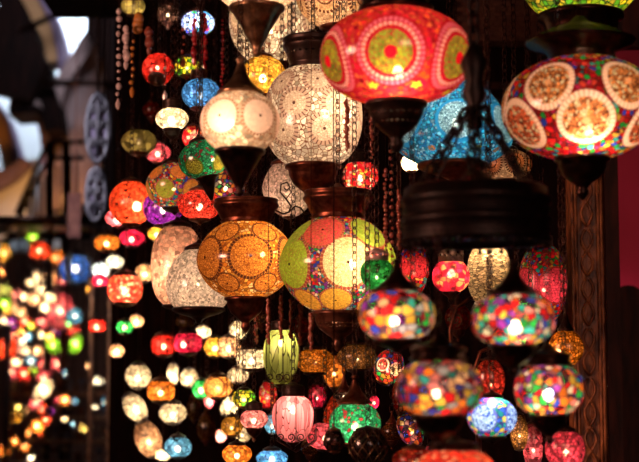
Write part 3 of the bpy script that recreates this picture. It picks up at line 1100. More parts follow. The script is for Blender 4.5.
# white horn shade with an iron scroll
r = lamp(289, 191, 54, 52, 4.62, 'pink_ivory', 'pale pinkish lamp tapering to its foot, behind the iron scroll hook', neck=.6, nb=.22, top='collar', bot='plate', power=.8, bulbr=.005, belly=.1, k=1.5)


c = at(289, 214, 4.42)
mb = MB()
S = px2m(1, 200, 4.42)
mb.tube([(c.x + a * S, 4.42, c.z + b * S) for a, b in ((-14, 4), (-6, 0), (0, 2), (2, 8), (-3, 15), (-9, 22), (-8, 30), (-2, 32), (1, 27), (-2, 24), (-5, 26))], .0028, 6)
mb.tube([(c.x + a * S, 4.42, c.z + b * S) for a, b in ((-3, 15), (2, 22), (0, 26))], .0022, 6)
mb.tube([(c.x + a * S, 4.42, c.z + b * S) for a, b in ((0, 2), (6, 8), (12, 6), (16, 0), (22, 2), (26, 8), (32, 6))], .0028, 6)
mb.tube([(c.x + 2 * S, 4.42, c.z), (c.x + 2 * S, 4.42, c.z - 14 * S)], .0028, 6)
tag(mb.build('scroll_bracket', BLACK), 'black wrought iron scroll hook in front of the pale leaning lamp', 'bracket')

lamp(207, 159, 50, 36, 4.35, 'emerald', 'green mosaic lamp with a dark cone below, left of the cream disc lamp', neck=.4, nb=.42, top='collar', bot='steep', tm='black', bm='black', power=1.0, bulbr=.006, bx=.4,
     meds=[(-.5, .36, [-26, 50, 110, 180, 250], [(.45, .38, .04)])], lean=(0, math.radians(-12), 0))
lamp(175, 186, 58, 44, 4.9, 'multi', 'multicoloured lamp with a green disc, behind and left of the green mosaic lamp', neck=.4, top='collar', bot='plate', tm='black', bm='black', power=.75, bulbr=.006,
     meds=[(-.3, .34, [-16, 44, 104, 164, 224, 284], [(.30, .36, .03), (.7, .25, .04)]), (.55, .28, [14, 74, 134, 194, 254, 314], [(.8, .2, .04)])])
lamp(163, 208, 40, 34, 5.1, 'violet', 'violet lamp peeping out below the multicoloured lamp with the green disc', neck=.4, top=None, bot='plate', power=1.2, bulbr=.010, lc=(1, .8, .9))
lamp(200, 205, 44, 28, 4.7, 'sparkle_red', 'flat orange-red lamp below the green mosaic lamp', neck=.45, top='collar', bot='plate', power=2.0, bulbr=.010)
lamp(131, 203, 44, 42, 5.3, 'scarlet', 'round orange-red lamp left of the violet lamp', neck=.4, top='collar', bot='plate', power=1.5, bulbr=.016, bx=.3)
lamp(118, 218, 26, 16, 5.8, 'rose', 'dim rose lamp just under the round orange-red lamp', neck=.4, top=None, bot='plate', power=.7)
lamp(172, 119, 33, 20, 4.7, 'ivory', 'small glowing ivory lamp between the two caps below the light blue lamp', neck=.55, nb=.5, top='crown', bot='cup', tm='piercedb', bm='piercedb', power=2.0, bulbr=.011)
lamp(201, 94, 39, 28, 4.85, 'sky', 'small light blue lamp above the green mosaic lamp', neck=.5, top='crown', bot='plate', tm='black', power=1.7, bulbr=.007, bulb=BULBW, lc=(.85, .95, 1))
r = lamp(157, 64, 33, 30, 4.9, 'red', 'small round red lamp tipped forward so its dark base shows, near the top left', neck=.4, nb=.5, top='collar', bot='plate', bm='piercedb', power=1.9, bulbr=.006, lean=(math.radians(-38), 0, 0))
lamp(187, 67, 29, 17, 5.1, 'lime', 'small lime and gold lamp right of the small round red lamp', neck=.5, top='collar', bot='plate', power=1.2, bulbr=.006)
lamp(198, 23, 33, 22, 5.2, 'pearl_blue', 'small blue and white lamp near the top edge behind dark red beads', neck=.5, top='collar', bot='plate', power=1.5, bulb=BULBW, lc=(.85, .9, 1), meds=[(0, .5, [-40, 20, 80, 140, 200, 260], [(.7, .8, .85)])])
lamp(193, 137, 22, 20, 5.2, 'redpearl', 'tiny red and white lamp above the green mosaic lamp and beside the ivory lamp', neck=.5, top='collar', bot='plate', power=1.1, bulbr=.006)
lamp(139, 142, 36, 22, 5.5, 'straw', 'unlit dull straw-yellow ribbed lamp left of the small ivory lamp', neck=.5, top=None, bot='plate', rib=12, ribd=.08, power=.45, bulbr=.004, chain='cord')
lamp(158, 153, 26, 18, 5.7, 'rose', 'dark rose lamp with orange glints tucked behind the straw-yellow lamp', neck=.4, top='collar', bot='plate', power=.6, bulbr=.008)
lamp(226, 186, 42, 34, 5.0, 'harlequin_fine', 'multicoloured lamp half hidden between the green lamp and the cream lamp base', neck=.4, top='collar', bot='plate', tm='black', bm='black', power=.8, bulbr=.006)
lamp(133, 6, 24, 18, 5.4, 'straw', 'dim amber-green lamp at the top edge above the glass drops', neck=.5, top='collar', bot='plate', power=.5, bulbr=.005)
lamp(168, 14, 22, 18, 5.5, 'smoke', 'smoky lamp at the top edge with a pale pink base', neck=.5, top='collar', bot='tulip', bm='silver', power=1.0, bulbr=.005)

# pair of big pale lamps left of the amber lamp
lamp(177, 266, 52, 78, 5.0, 'dusty_pink', 'tall dusty pink lamp behind the pale sparkling lamp', neck=.5, top='collar', bot='plate', tm='black', bm='black', power=3.6, bulbr=.004, e=2.3, k=2.4, rib=24, ribd=.03)
lamp(199, 279, 66, 58, 4.75, 'sparkle_white', 'pale sparkling white lamp tucked behind the amber lamp', neck=.4, nb=.72, top='collar', bot='plate', tm='black', bm='black', power=2.0, bulbr=.004, belly=-.3)

# behind and between the harlequin lamps
lamp(377, 275, 34, 29, 4.0, 'green', 'small green lamp with silver filigree collar overlapping the big multicoloured lamp', neck=.62, nb=.35, top='crown', bot='plate', tm='silver', power=.85, e=2.2, k=1.9, bulbr=.004, tscale=.9, belly=.2)
lamp(414, 268, 30, 54, 4.5, 'feather', 'tall red lamp with jewelled edge right of the small green lamp', neck=.4, top='collar', bot='plate', tm='black', bm='black', power=.9, bulbr=.004, k=1.6,
     meds=[(0, .75, [20, 110, 200, 290], [(.85, .04, .06)])])
lamp(451, 277, 38, 30, 4.4, 'cherry', 'cherry red lamp with gold flecks and filigree crown under the chandelier drum', neck=.62, nb=.45, top='crown', bot='tulip', tm='silver', bm='black', power=1.3, bulbr=.011, bz=.1)
lamp(489, 274, 44, 56, 4.55, 'ripple', 'tan rippled lamp behind the cap of the widest harlequin lamp', neck=.6, top='crown', bot='plate', tm='silver', bm='black', power=.7, bulbr=.018, bz=.42, k=2.4)
lamp(543, 283, 48, 76, 4.45, 'feather', 'tall jewelled red, blue and green lamp beside the carved pillar', neck=.4, top='crown', bot='plate', tm='silver', bm='black', power=.8, bulbr=.005, e=2.2, k=2.2,
     meds=[(-.1, .75, [28, 118, 208, 298], [(.90, .06, .12)])])
lamp(566, 348, 35, 34, 4.2, 'sparkle_orange', 'small sparkling orange globe against the carved pillar', neck=.4, top='cone', bot='plate', tm='black', bm='black', power=1.0, bulbr=.006, tscale=1.6, bx=-.5, group=GROUP)
lamp(490, 380, 30, 40, 3.9, 'sparkle_red', 'red sparkling lamp wedged between the two lower harlequin lamps', neck=.4, top='collar', bot='plate', tm='black', bm='black', power=1.0, bulbr=.004)
lamp(492, 417, 50, 38, 3.85, 'pearl_blue', 'blue mosaic lamp with a pale blue disc between the two lower harlequin lamps', neck=.4, nb=.5, top='collar', bot='plate', tm='black', bm='black', power=1.2, bulbr=.012, bz=.35, bulb=BULBW,
     meds=[(-.05, .52, [-28, 60, 150, 240], [(.45, .60, .80)])])
lamp(565, 449, 40, 36, 3.75, 'sparkle_pink', 'pink-red sparkling lamp at the bottom below the harlequin lamp by the pillar', neck=.5, top='collar', bot='plate', tm='black', bm='black', power=1.6, bulbr=.007)
lamp(533, 446, 20, 44, 4.3, 'rose', 'narrow rose lamp at the bottom, left of the pink-red sparkling lamp', neck=.5, top='collar', bot='plate', tm='black', bm='black', power=.9, bulbr=.004)
lamp(519, 432, 18, 34, 4.2, 'sparkle_amber', 'narrow copper coloured lamp between the blue disc lamp and the narrow rose lamp', neck=.5, top='collar', bot='plate', tm='black', bm='black', power=.5, bulbr=.004)
lamp(430, 458, 12, 24, 4.3, 'rose', 'tiny rose glass drop lamp at the bottom left of the red speckled lamp', neck=.5, top='collar', bot='plate', tm='black', bm='black', power=.6, bulbr=.004)
lamp(418, 428, 24, 34, 4.4, 'harlequin_fine', 'small leaning jewelled lamp left below the most blurred harlequin lamp', neck=.35, top='collar', bot='plate', tm='black', bm='black', power=.8, bulbr=.004, lean=(0, math.radians(-28), 0))

lamp(411, 163, 20, 16, 4.3, 'ivory', 'small glaring white lamp between the turquoise lamp and the chandelier drum', neck=.5, top='collar', bot='plate', tm='black', power=1.6, bulbr=.013)
lamp(506, 165, 52, 30, 4.5, 'leaf', 'dim copper coloured lamp behind the right edge of the chandelier drum', neck=.4, top='collar', bot='plate', tm='black', power=.3, bulbr=.004, meds=[(0, .4, [-40, 15, 70, 130, 200, 260], [(.8, .25, .1)])])
# unlit copper lamps that fill the dark between the glowing ones
for (x, y, a, b, Y, g, bt, lab) in (
        (262, 318, 20, 12, 5.0, 'sparkle_amber', 'cup', 'unlit copper lamp under the base of the amber lamp'),
        (302, 326, 26, 14, 5.0, 'plaid', 'cup', 'unlit brown lamp between the bases of the amber and the big multicoloured lamp'),
        (206, 428, 18, 24, 6.0, 'sparkle_amber', 'tulip', 'unlit coppery long lamp left of the tiny pink lamp near the bottom'),
        (194, 408, 14, 22, 6.1, 'sparkle_amber', 'tulip', 'unlit coppery long lamp right of the white lobed lamp'),
        (400, 396, 16, 30, 4.5, 'plaid', 'cup', 'unlit dark red lamp left of the most blurred harlequin lamp'),
        (392, 432, 22, 16, 4.6, 'sparkle_amber', 'cup', 'unlit amber lamp right of the larger smoky glass lamp'),
        (458, 318, 26, 24, 4.9, 'plaid', 'cup', 'unlit brown lamp between the two upper harlequin lamps'),
        (310, 447, 18, 16, 4.9, 'sparkle_amber', 'cup', 'unlit coppery lamp at the bottom between the pink ribbed and the small smoky lamp'),
        (214, 300, 20, 14, 5.6, 'plaid', 'cup', 'unlit dark lamp below the pale sparkling white lamp'),
        (185, 322, 18, 12, 6.3, 'sparkle_amber', 'cup', 'unlit dark amber lamp above the pair of red barrel lamps'),
        (152, 110, 18, 14, 5.8, 'plaid', 'cup', 'unlit dark red lamp left of the small glowing ivory lamp'),
        (214, 132, 16, 12, 5.6, 'plaid', 'cup', 'unlit dark red lamp right of the tiny red and white lamp'),
        (532, 262, 18, 20, 4.9, 'plaid', 'cup', 'unlit dark red lamp left of the tall jewelled lamp by the pillar')):
    lamp(x, y, a, b, Y, g, lab, top='cone', bot=bt, tm='copper', bm='copper', light=False, chain='link', group='unlit lamps among the glowing ones', neck=.5)
# wrought iron swing arms on the dark wall between the harlequin lamps
for pts, lab in (([(452, 352), (450, 330), (456, 308), (470, 298), (486, 300), (494, 306)], 'curved iron arm between the two upper harlequin lamps'),
                 ([(478, 396), (474, 372), (480, 352), (494, 346), (508, 350)], 'curved iron arm above the red sparkling lamp')):
    mb = MB()
    Y = 4.75
    P = [at(a, b, Y) for a, b in pts]
    C3 = []
    for i in range(len(P) - 1):
        for t in range(4):
            C3.append(P[i].lerp(P[i + 1], t / 4))
    C3.append(P[-1])
    mb.tube(C3, .006, 8)
    mb.tube([P[0], (P[0].x, P[0].y, 0)], .009, 8)
    scroll(mb, (P[2].x, 0, P[2].z - .05), .02, 1, Y, .003)
    tag(mb.build('curved_bracket', COPPER), lab, 'bracket', 'iron swing arms')
# middle bottom cluster
def curls(root, px0, px1, py, lab, hgt=12):
    Y = root.location.y - px2m(17, py, root.location.y) - .012
    mb = MB()
    s = px2m(4.2, py, Y)
    n = 4
    for i in range(n):
        c = at(px0 + (px1 - px0) * (i + .5) / n, py, Y)
        scroll(mb, (c.x, 0, c.z), s, 1 if i % 2 else -1, Y, .0018)
    a, b = at(px0, py, Y), at(px1, py, Y)
    mb.tube([a, ((a.x + b.x) / 2, Y, a.z - px2m(hgt, py, Y)), b], .002, 5)
    for x in (px0, px1, (px0 + px1) / 2):
        a = at(x, py, Y)
        mb.tube([a, (a.x, Y, a.z + px2m(44, py, Y))], .0016, 5)
    L = root.location
    mb.v = [(a - L.x, b - L.y, c_ - L.z) for a, b, c_ in mb.v]
    mb.build('wire_cradle', BLACK, root)


r = lamp(281, 357, 36, 54, 4.5, 'olive', 'olive green ribbed long lamp held in a wire cradle', neck=.5, nb=.35, top='crown', bot='tulip', tm='piercedb', bm='black', power=.62, bulbr=.009, bz=.25, rib=16, ribd=.05, e=2.3, k=2.2, belly=.15)
curls(r, 266, 300, 380, 'wire scroll cradle around the foot of the olive green ribbed lamp')
r = lamp(293, 419, 42, 46, 4.45, 'pinkrib', 'pink ribbed lamp in a wire cradle below the olive green one', neck=.5, nb=.3, top='crown', bot='tulip', tm='piercedb', bm='black', power=1.15, bulbr=.011, bz=.2, rib=18, ribd=.05, e=2.3, k=2.1, belly=.2)
curls(r, 276, 316, 440, 'wire scroll cradle around the foot of the pink ribbed lamp')
lamp(355, 423, 52, 38, 4.2, 'emerald', 'green mosaic lamp with red flecks under a copper cone cap at the bottom', neck=.5, nb=.55, top='cone', bot='plate', tm='copper', bm='copper', power=1.5, bulbr=.010, by=-.4, bz=-.1, tscale=.95, topw=1.2,
     meds=[(-3, .05, [0], [(.4, .4, .04)])])
lamp(344, 396, 22, 8, 4.5, 'smoke', 'small dark lamp with a copper cone cap behind the bottom green mosaic lamp', neck=.6, top='cone', bot='plate', tm='copper', power=.1, tscale=1.3, bulbr=.003)
lamp(333, 412, 36, 50, 4.75, 'scarlet', 'leaning red lamp between the pink ribbed lamp and the bottom green mosaic lamp', neck=.4, top='collar', bot='plate', tm='black', bm='black', power=.55, bulbr=.004, lean=(0, math.radians(22), 0), rib=20, ribd=.05)
lamp(325, 436, 38, 26, 4.6, 'rose', 'rose red lamp with sparkling grain under the leaning red lamp', neck=.4, top=None, bot='plate', bm='black', power=.7, bulbr=.008)
lamp(315, 361, 38, 23, 4.8, 'sparkle_orange', 'flat orange mosaic lamp right of the olive green ribbed lamp', neck=.55, top='collar', bot='plate', tm='black', bm='black', power=.95, bulbr=.005)
lamp(334, 371, 22, 32, 5.0, 'orange', 'narrow orange lamp behind the flat orange mosaic lamp', neck=.4, top='collar', bot='tulip', tm='black', bm='black', power=.8, bulbr=.005)
lamp(357, 357, 40, 24, 4.7, 'sparkle_amber', 'dim amber grained lamp right of the orange ones, above the copper cone caps', neck=.5, top='collar', bot='plate', tm='black', bm='black', power=.42, bulbr=.004)
lamp(383, 366, 30, 34, 4.6, 'carnival', 'red, green and cream lamp below the left harlequin lamp', neck=.4, top='collar', bot='plate', tm='black', bm='black', power=.8, bulbr=.006, lean=(0, math.radians(20), 0), meds=[(0, .4, [-30, 30, 90, 180, 250], [(.75, .05, .04), (.8, .6, .3)])])
lamp(374, 402, 11, 12, 4.5, 'magenta', 'tiny magenta lamp at the right shoulder of the bottom green mosaic lamp', neck=.4, top='collar', bot='plate', tm='black', power=1.1, bulbr=.004)
lamp(252, 359, 32, 19, 4.9, 'ivory', 'white capsule lamp left of the olive green ribbed lamp', neck=.6, top='collar', bot='plate', tm='black', bm='black', power=1.25, e=3, k=3, bulbr=.009)
lamp(317, 396, 18, 22, 5.0, 'magenta', 'mauve pink lamp between the pink ribbed lamp and the leaning red lamp', neck=.5, top='collar', bot='plate', tm='black', bm='black', power=.6, bulbr=.004)
lamp(238, 375, 22, 14, 5.2, 'ivory', 'small white lamp below the white capsule lamp', neck=.5, top='collar', bot='plate', power=1.1, bulbr=.006)
lamp(244, 398, 24, 16, 5.1, 'lime', 'small lime and green lamp right of the white pointed lamp', neck=.5, top='collar', bot='plate', tm='black', power=1.3, bulbr=.006)
lamp(268, 395, 18, 26, 5.2, 'redpearl', 'small dim red and yellow lamp under the olive green ribbed lamp', neck=.5, top='collar', bot='plate', tm='black', power=.6, bulbr=.004)
lamp(254, 419, 28, 17, 4.7, 'pink', 'small pale pink lamp with copper base left of the pink ribbed lamp', neck=.55, top='crown', bot='cup', tm='piercedb', power=1.5, bulbr=.007)
lamp(272, 424, 16, 18, 5.0, 'sky', 'small blue lamp between the pale pink lamp and the pink ribbed lamp', neck=.4, top='collar', bot='plate', tm='black', power=.9, bulbr=.006)
lamp(272, 458, 32, 15, 4.8, 'sky', 'blue and white lamp at the bottom edge under the pink ribbed lamp', neck=.5, top='collar', bot='plate', tm='black', power=1.4, bulbr=.009, bulb=BULBW)
lamp(237, 454, 30, 18, 4.9, 'orange', 'bright orange lamp at the bottom edge left of the blue and white lamp', neck=.5, top='collar', bot='plate', tm='black', power=1.3, bulbr=.008)
lamp(232, 426, 22, 18, 5.3, 'gold', 'amber lamp under the white pointed lamp and left of the pale pink lamp', neck=.5, top='collar', bot='plate', tm='black', power=.9, bulbr=.004)
lamp(243, 434, 18, 14, 5.15, 'ivory', 'cream lamp overlapping the amber lamp above the bright orange one', neck=.5, top='collar', bot='plate', tm='black', power=.9, bulbr=.004)
lamp(334, 441, 22, 20, 4.1, 'smoke', 'small unlit smoky glass lamp left of the larger smoky one', neck=.55, nb=.5, top='collar', bot='plate', tm='copper', power=.05, light=False, chain='cord')
smoky = lamp(368, 446, 38, 32, 3.9, 'smoke', 'unlit smoky brown glass lamp with wire net under the bottom green mosaic lamp', neck=.6, nb=.5, top='collar', bot='plate', tm='black', light=False, tscale=.5)
lamp(414, 460, 44, 22, 3.7, 'plaid', 'dim brown-red tiled lamp at the bottom edge left of the red speckled lamp', neck=.5, top='collar', bot='plate', tm='copper', power=.09, bulbr=.003, tscale=.6)
# wire net of the smoky lamp
sy_ = smoky.location.y
mb = MB()
Rr = px2m(19.6, 447, sy_)
Hh = px2m(32, 447, sy_) * .5
for k in range(10):
    for s in (-1, 1):
        mb.tube([(Rr * math.sqrt(max(0, 1 - .66 * t * t)) * math.cos(k * PI / 5 + s * t * .6), Rr * math.sqrt(max(0, 1 - .66 * t * t)) * math.sin(k * PI / 5 + s * t * .6), Hh + t * Hh) for t in [q / 5 - 1 for q in range(11)]], .0013, 4)
mb.build('wire_net', BRASS, smoky)['label'] = 'brass wire net'

# left middle cluster, softly blurred
LM = [
    (164, 345, 26, 19, 6.0, 'red', 'left one of the two red barrel lamps side by side', dict(neck=.6, e=3, k=3, power=1.25, rib=10, ribd=.06)),
    (188, 343, 28, 19, 5.8, 'magenta', 'right, pinker one of the two red barrel lamps side by side', dict(neck=.6, e=3, k=3, power=1.3, bx=-.3)),
    (215, 347, 22, 18, 5.9, 'gold', 'amber half lamp overlapped by the round orange lamp right of the red barrels', dict(power=.8)),
    (229, 347, 24, 19, 5.7, 'peach', 'round orange lamp right of the amber half lamp', dict(power=1.2)),
    (234, 329, 18, 18, 6.0, 'ivory', 'white lamp above the round orange lamp, under the amber lamp base', dict(power=1.3, k=1.5, lean=(0, .5, 0))),
    (203, 332, 16, 11, 6.2, 'ivory', 'small cream lamp above and between the pinker red barrel and the amber half lamp', dict(power=.8)),
    (138, 376, 26, 22, 6.0, 'ivory', 'round cream lamp above the ivory crescent, left of the orange barrel', dict(power=1.25)),
    (161, 391, 28, 19, 5.8, 'orange', 'orange barrel lamp below the pair of red barrels', dict(neck=.6, power=1.2, e=3, k=3)),
    (143, 405, 22, 28, 6.1, 'ivory', 'slanting ivory lamp below the round cream lamp', dict(power=1.1, lean=(0, -.6, 0), k=1.4)),
    (173, 413, 29, 18, 5.9, 'ivory', 'white lobed lamp below the orange barrel lamp', dict(power=1.0, rib=6, ribd=.12)),
    (173, 374, 12, 20, 6.3, 'ivory', 'narrow bright cream lamp between the round cream lamp and the cream cluster', dict(power=1.4)),
    (189, 378, 18, 16, 6.2, 'ivory', 'cream lamp left of the green one beside the ringed orange lamp', dict(power=1.1)),
    (201, 389, 18, 17, 5.9, 'green', 'green lamp touching the ringed orange lamp', dict(power=1.1)),
    (218, 387, 30, 20, 5.6, 'amber', 'ringed orange mosaic lamp right of the green lamp', dict(power=1.2, neck=.55, meds=[(0, .6, [-10, 80, 170, 260], [(.85, .42, .1)])])),
    (229, 405, 18, 18, 5.8, 'ivory', 'white pointed lamp below the ringed orange lamp', dict(power=1.2, k=1.2, neck=.2, nb=.8, belly=-.5)),
    (178, 447, 28, 19, 5.6, 'sky', 'blue lamp at the bottom left of centre', dict(power=.9)),
    (155, 438, 26, 34, 6.0, 'peach', 'pale peach lamp left of the blue one at the bottom', dict(power=.6, lean=(0, -.4, 0))),
    (163, 455, 16, 10, 6.2, 'ivory', 'tiny cream lamp at the bottom edge under the pale peach lamp', dict(power=1.2)),
    (132, 238, 25, 15, 6.2, 'magenta', 'magenta lamp above the dusty pink lamp', dict(power=1.2)),
    (157, 234, 18, 12, 6.0, 'gold', 'golden lamp right of the magenta lamp', dict(power=1.3)),
    (107, 243, 25, 14, 6.3, 'orange', 'orange lamp left of the magenta lamp', dict(power=1.1, neck=.6, e=3, k=3)),
    (125, 289, 35, 27, 6.0, 'plaid', 'red speckled round lamp right of the blue ribbed far lamp', dict(power=1.0, neck=.6, e=2.6, k=2.6, bulbr=.018)),
    (145, 273, 20, 16, 6.2, 'peach', 'small peach lamp left of the dusty pink lamp', dict(power=.9)),
    (97, 326, 17, 12, 6.6, 'red', 'small red barrel lamp in front of the timber posts', dict(power=1.3, neck=.7, e=3, k=3)),
    (125, 327, 17, 11, 6.2, 'green', 'bright green small lamp right of the timber posts', dict(power=1.3, e=3, k=3, neck=.7)),
    (137, 321, 13, 12, 6.4, 'peach', 'peach small lamp just right of the bright green one', dict(power=1.3)),
    (117, 351, 15, 12, 6.3, 'peach', 'small white and orange lamp at the foot of the right timber post', dict(power=1.7)),
    (115, 262, 18, 12, 6.5, 'snow', 'small white lamp above the red speckled round lamp', dict(power=.6)),
    (101, 270, 18, 14, 6.7, 'snow', 'small white and green lamp right of the blue lamp', dict(power=1.5, bulb=BULBW)),
    (100, 281, 17, 10, 6.6, 'magenta', 'small magenta-red lamp under the white and green lamp', dict(power=1.5)),
    (209, 400, 10, 18, 6.2, 'rose', 'tiny crimson drop lamp below the green lamp', dict(power=.6, k=1.2, neck=.2)),
    (221, 436, 10, 12, 6.2, 'pink', 'tiny pink lamp left of the amber lamp near the bottom', dict(power=.8)),
]
for (x, y, a, b, Y, g, lab, kw) in LM:
    kw = dict(kw)
    kw['power'] = kw.get('power', 1) * (.36 if g == 'ivory' else .5)
    kw.setdefault('neck', .5)
    kw.setdefault('chain', 'cord')
    kw.setdefault('bulbr', .0095)
    lamp(x, y, a, b, Y, g, lab, top='collar', bot='plate', tm='black', bm='black', group='softly blurred lamps in the second row', **kw)

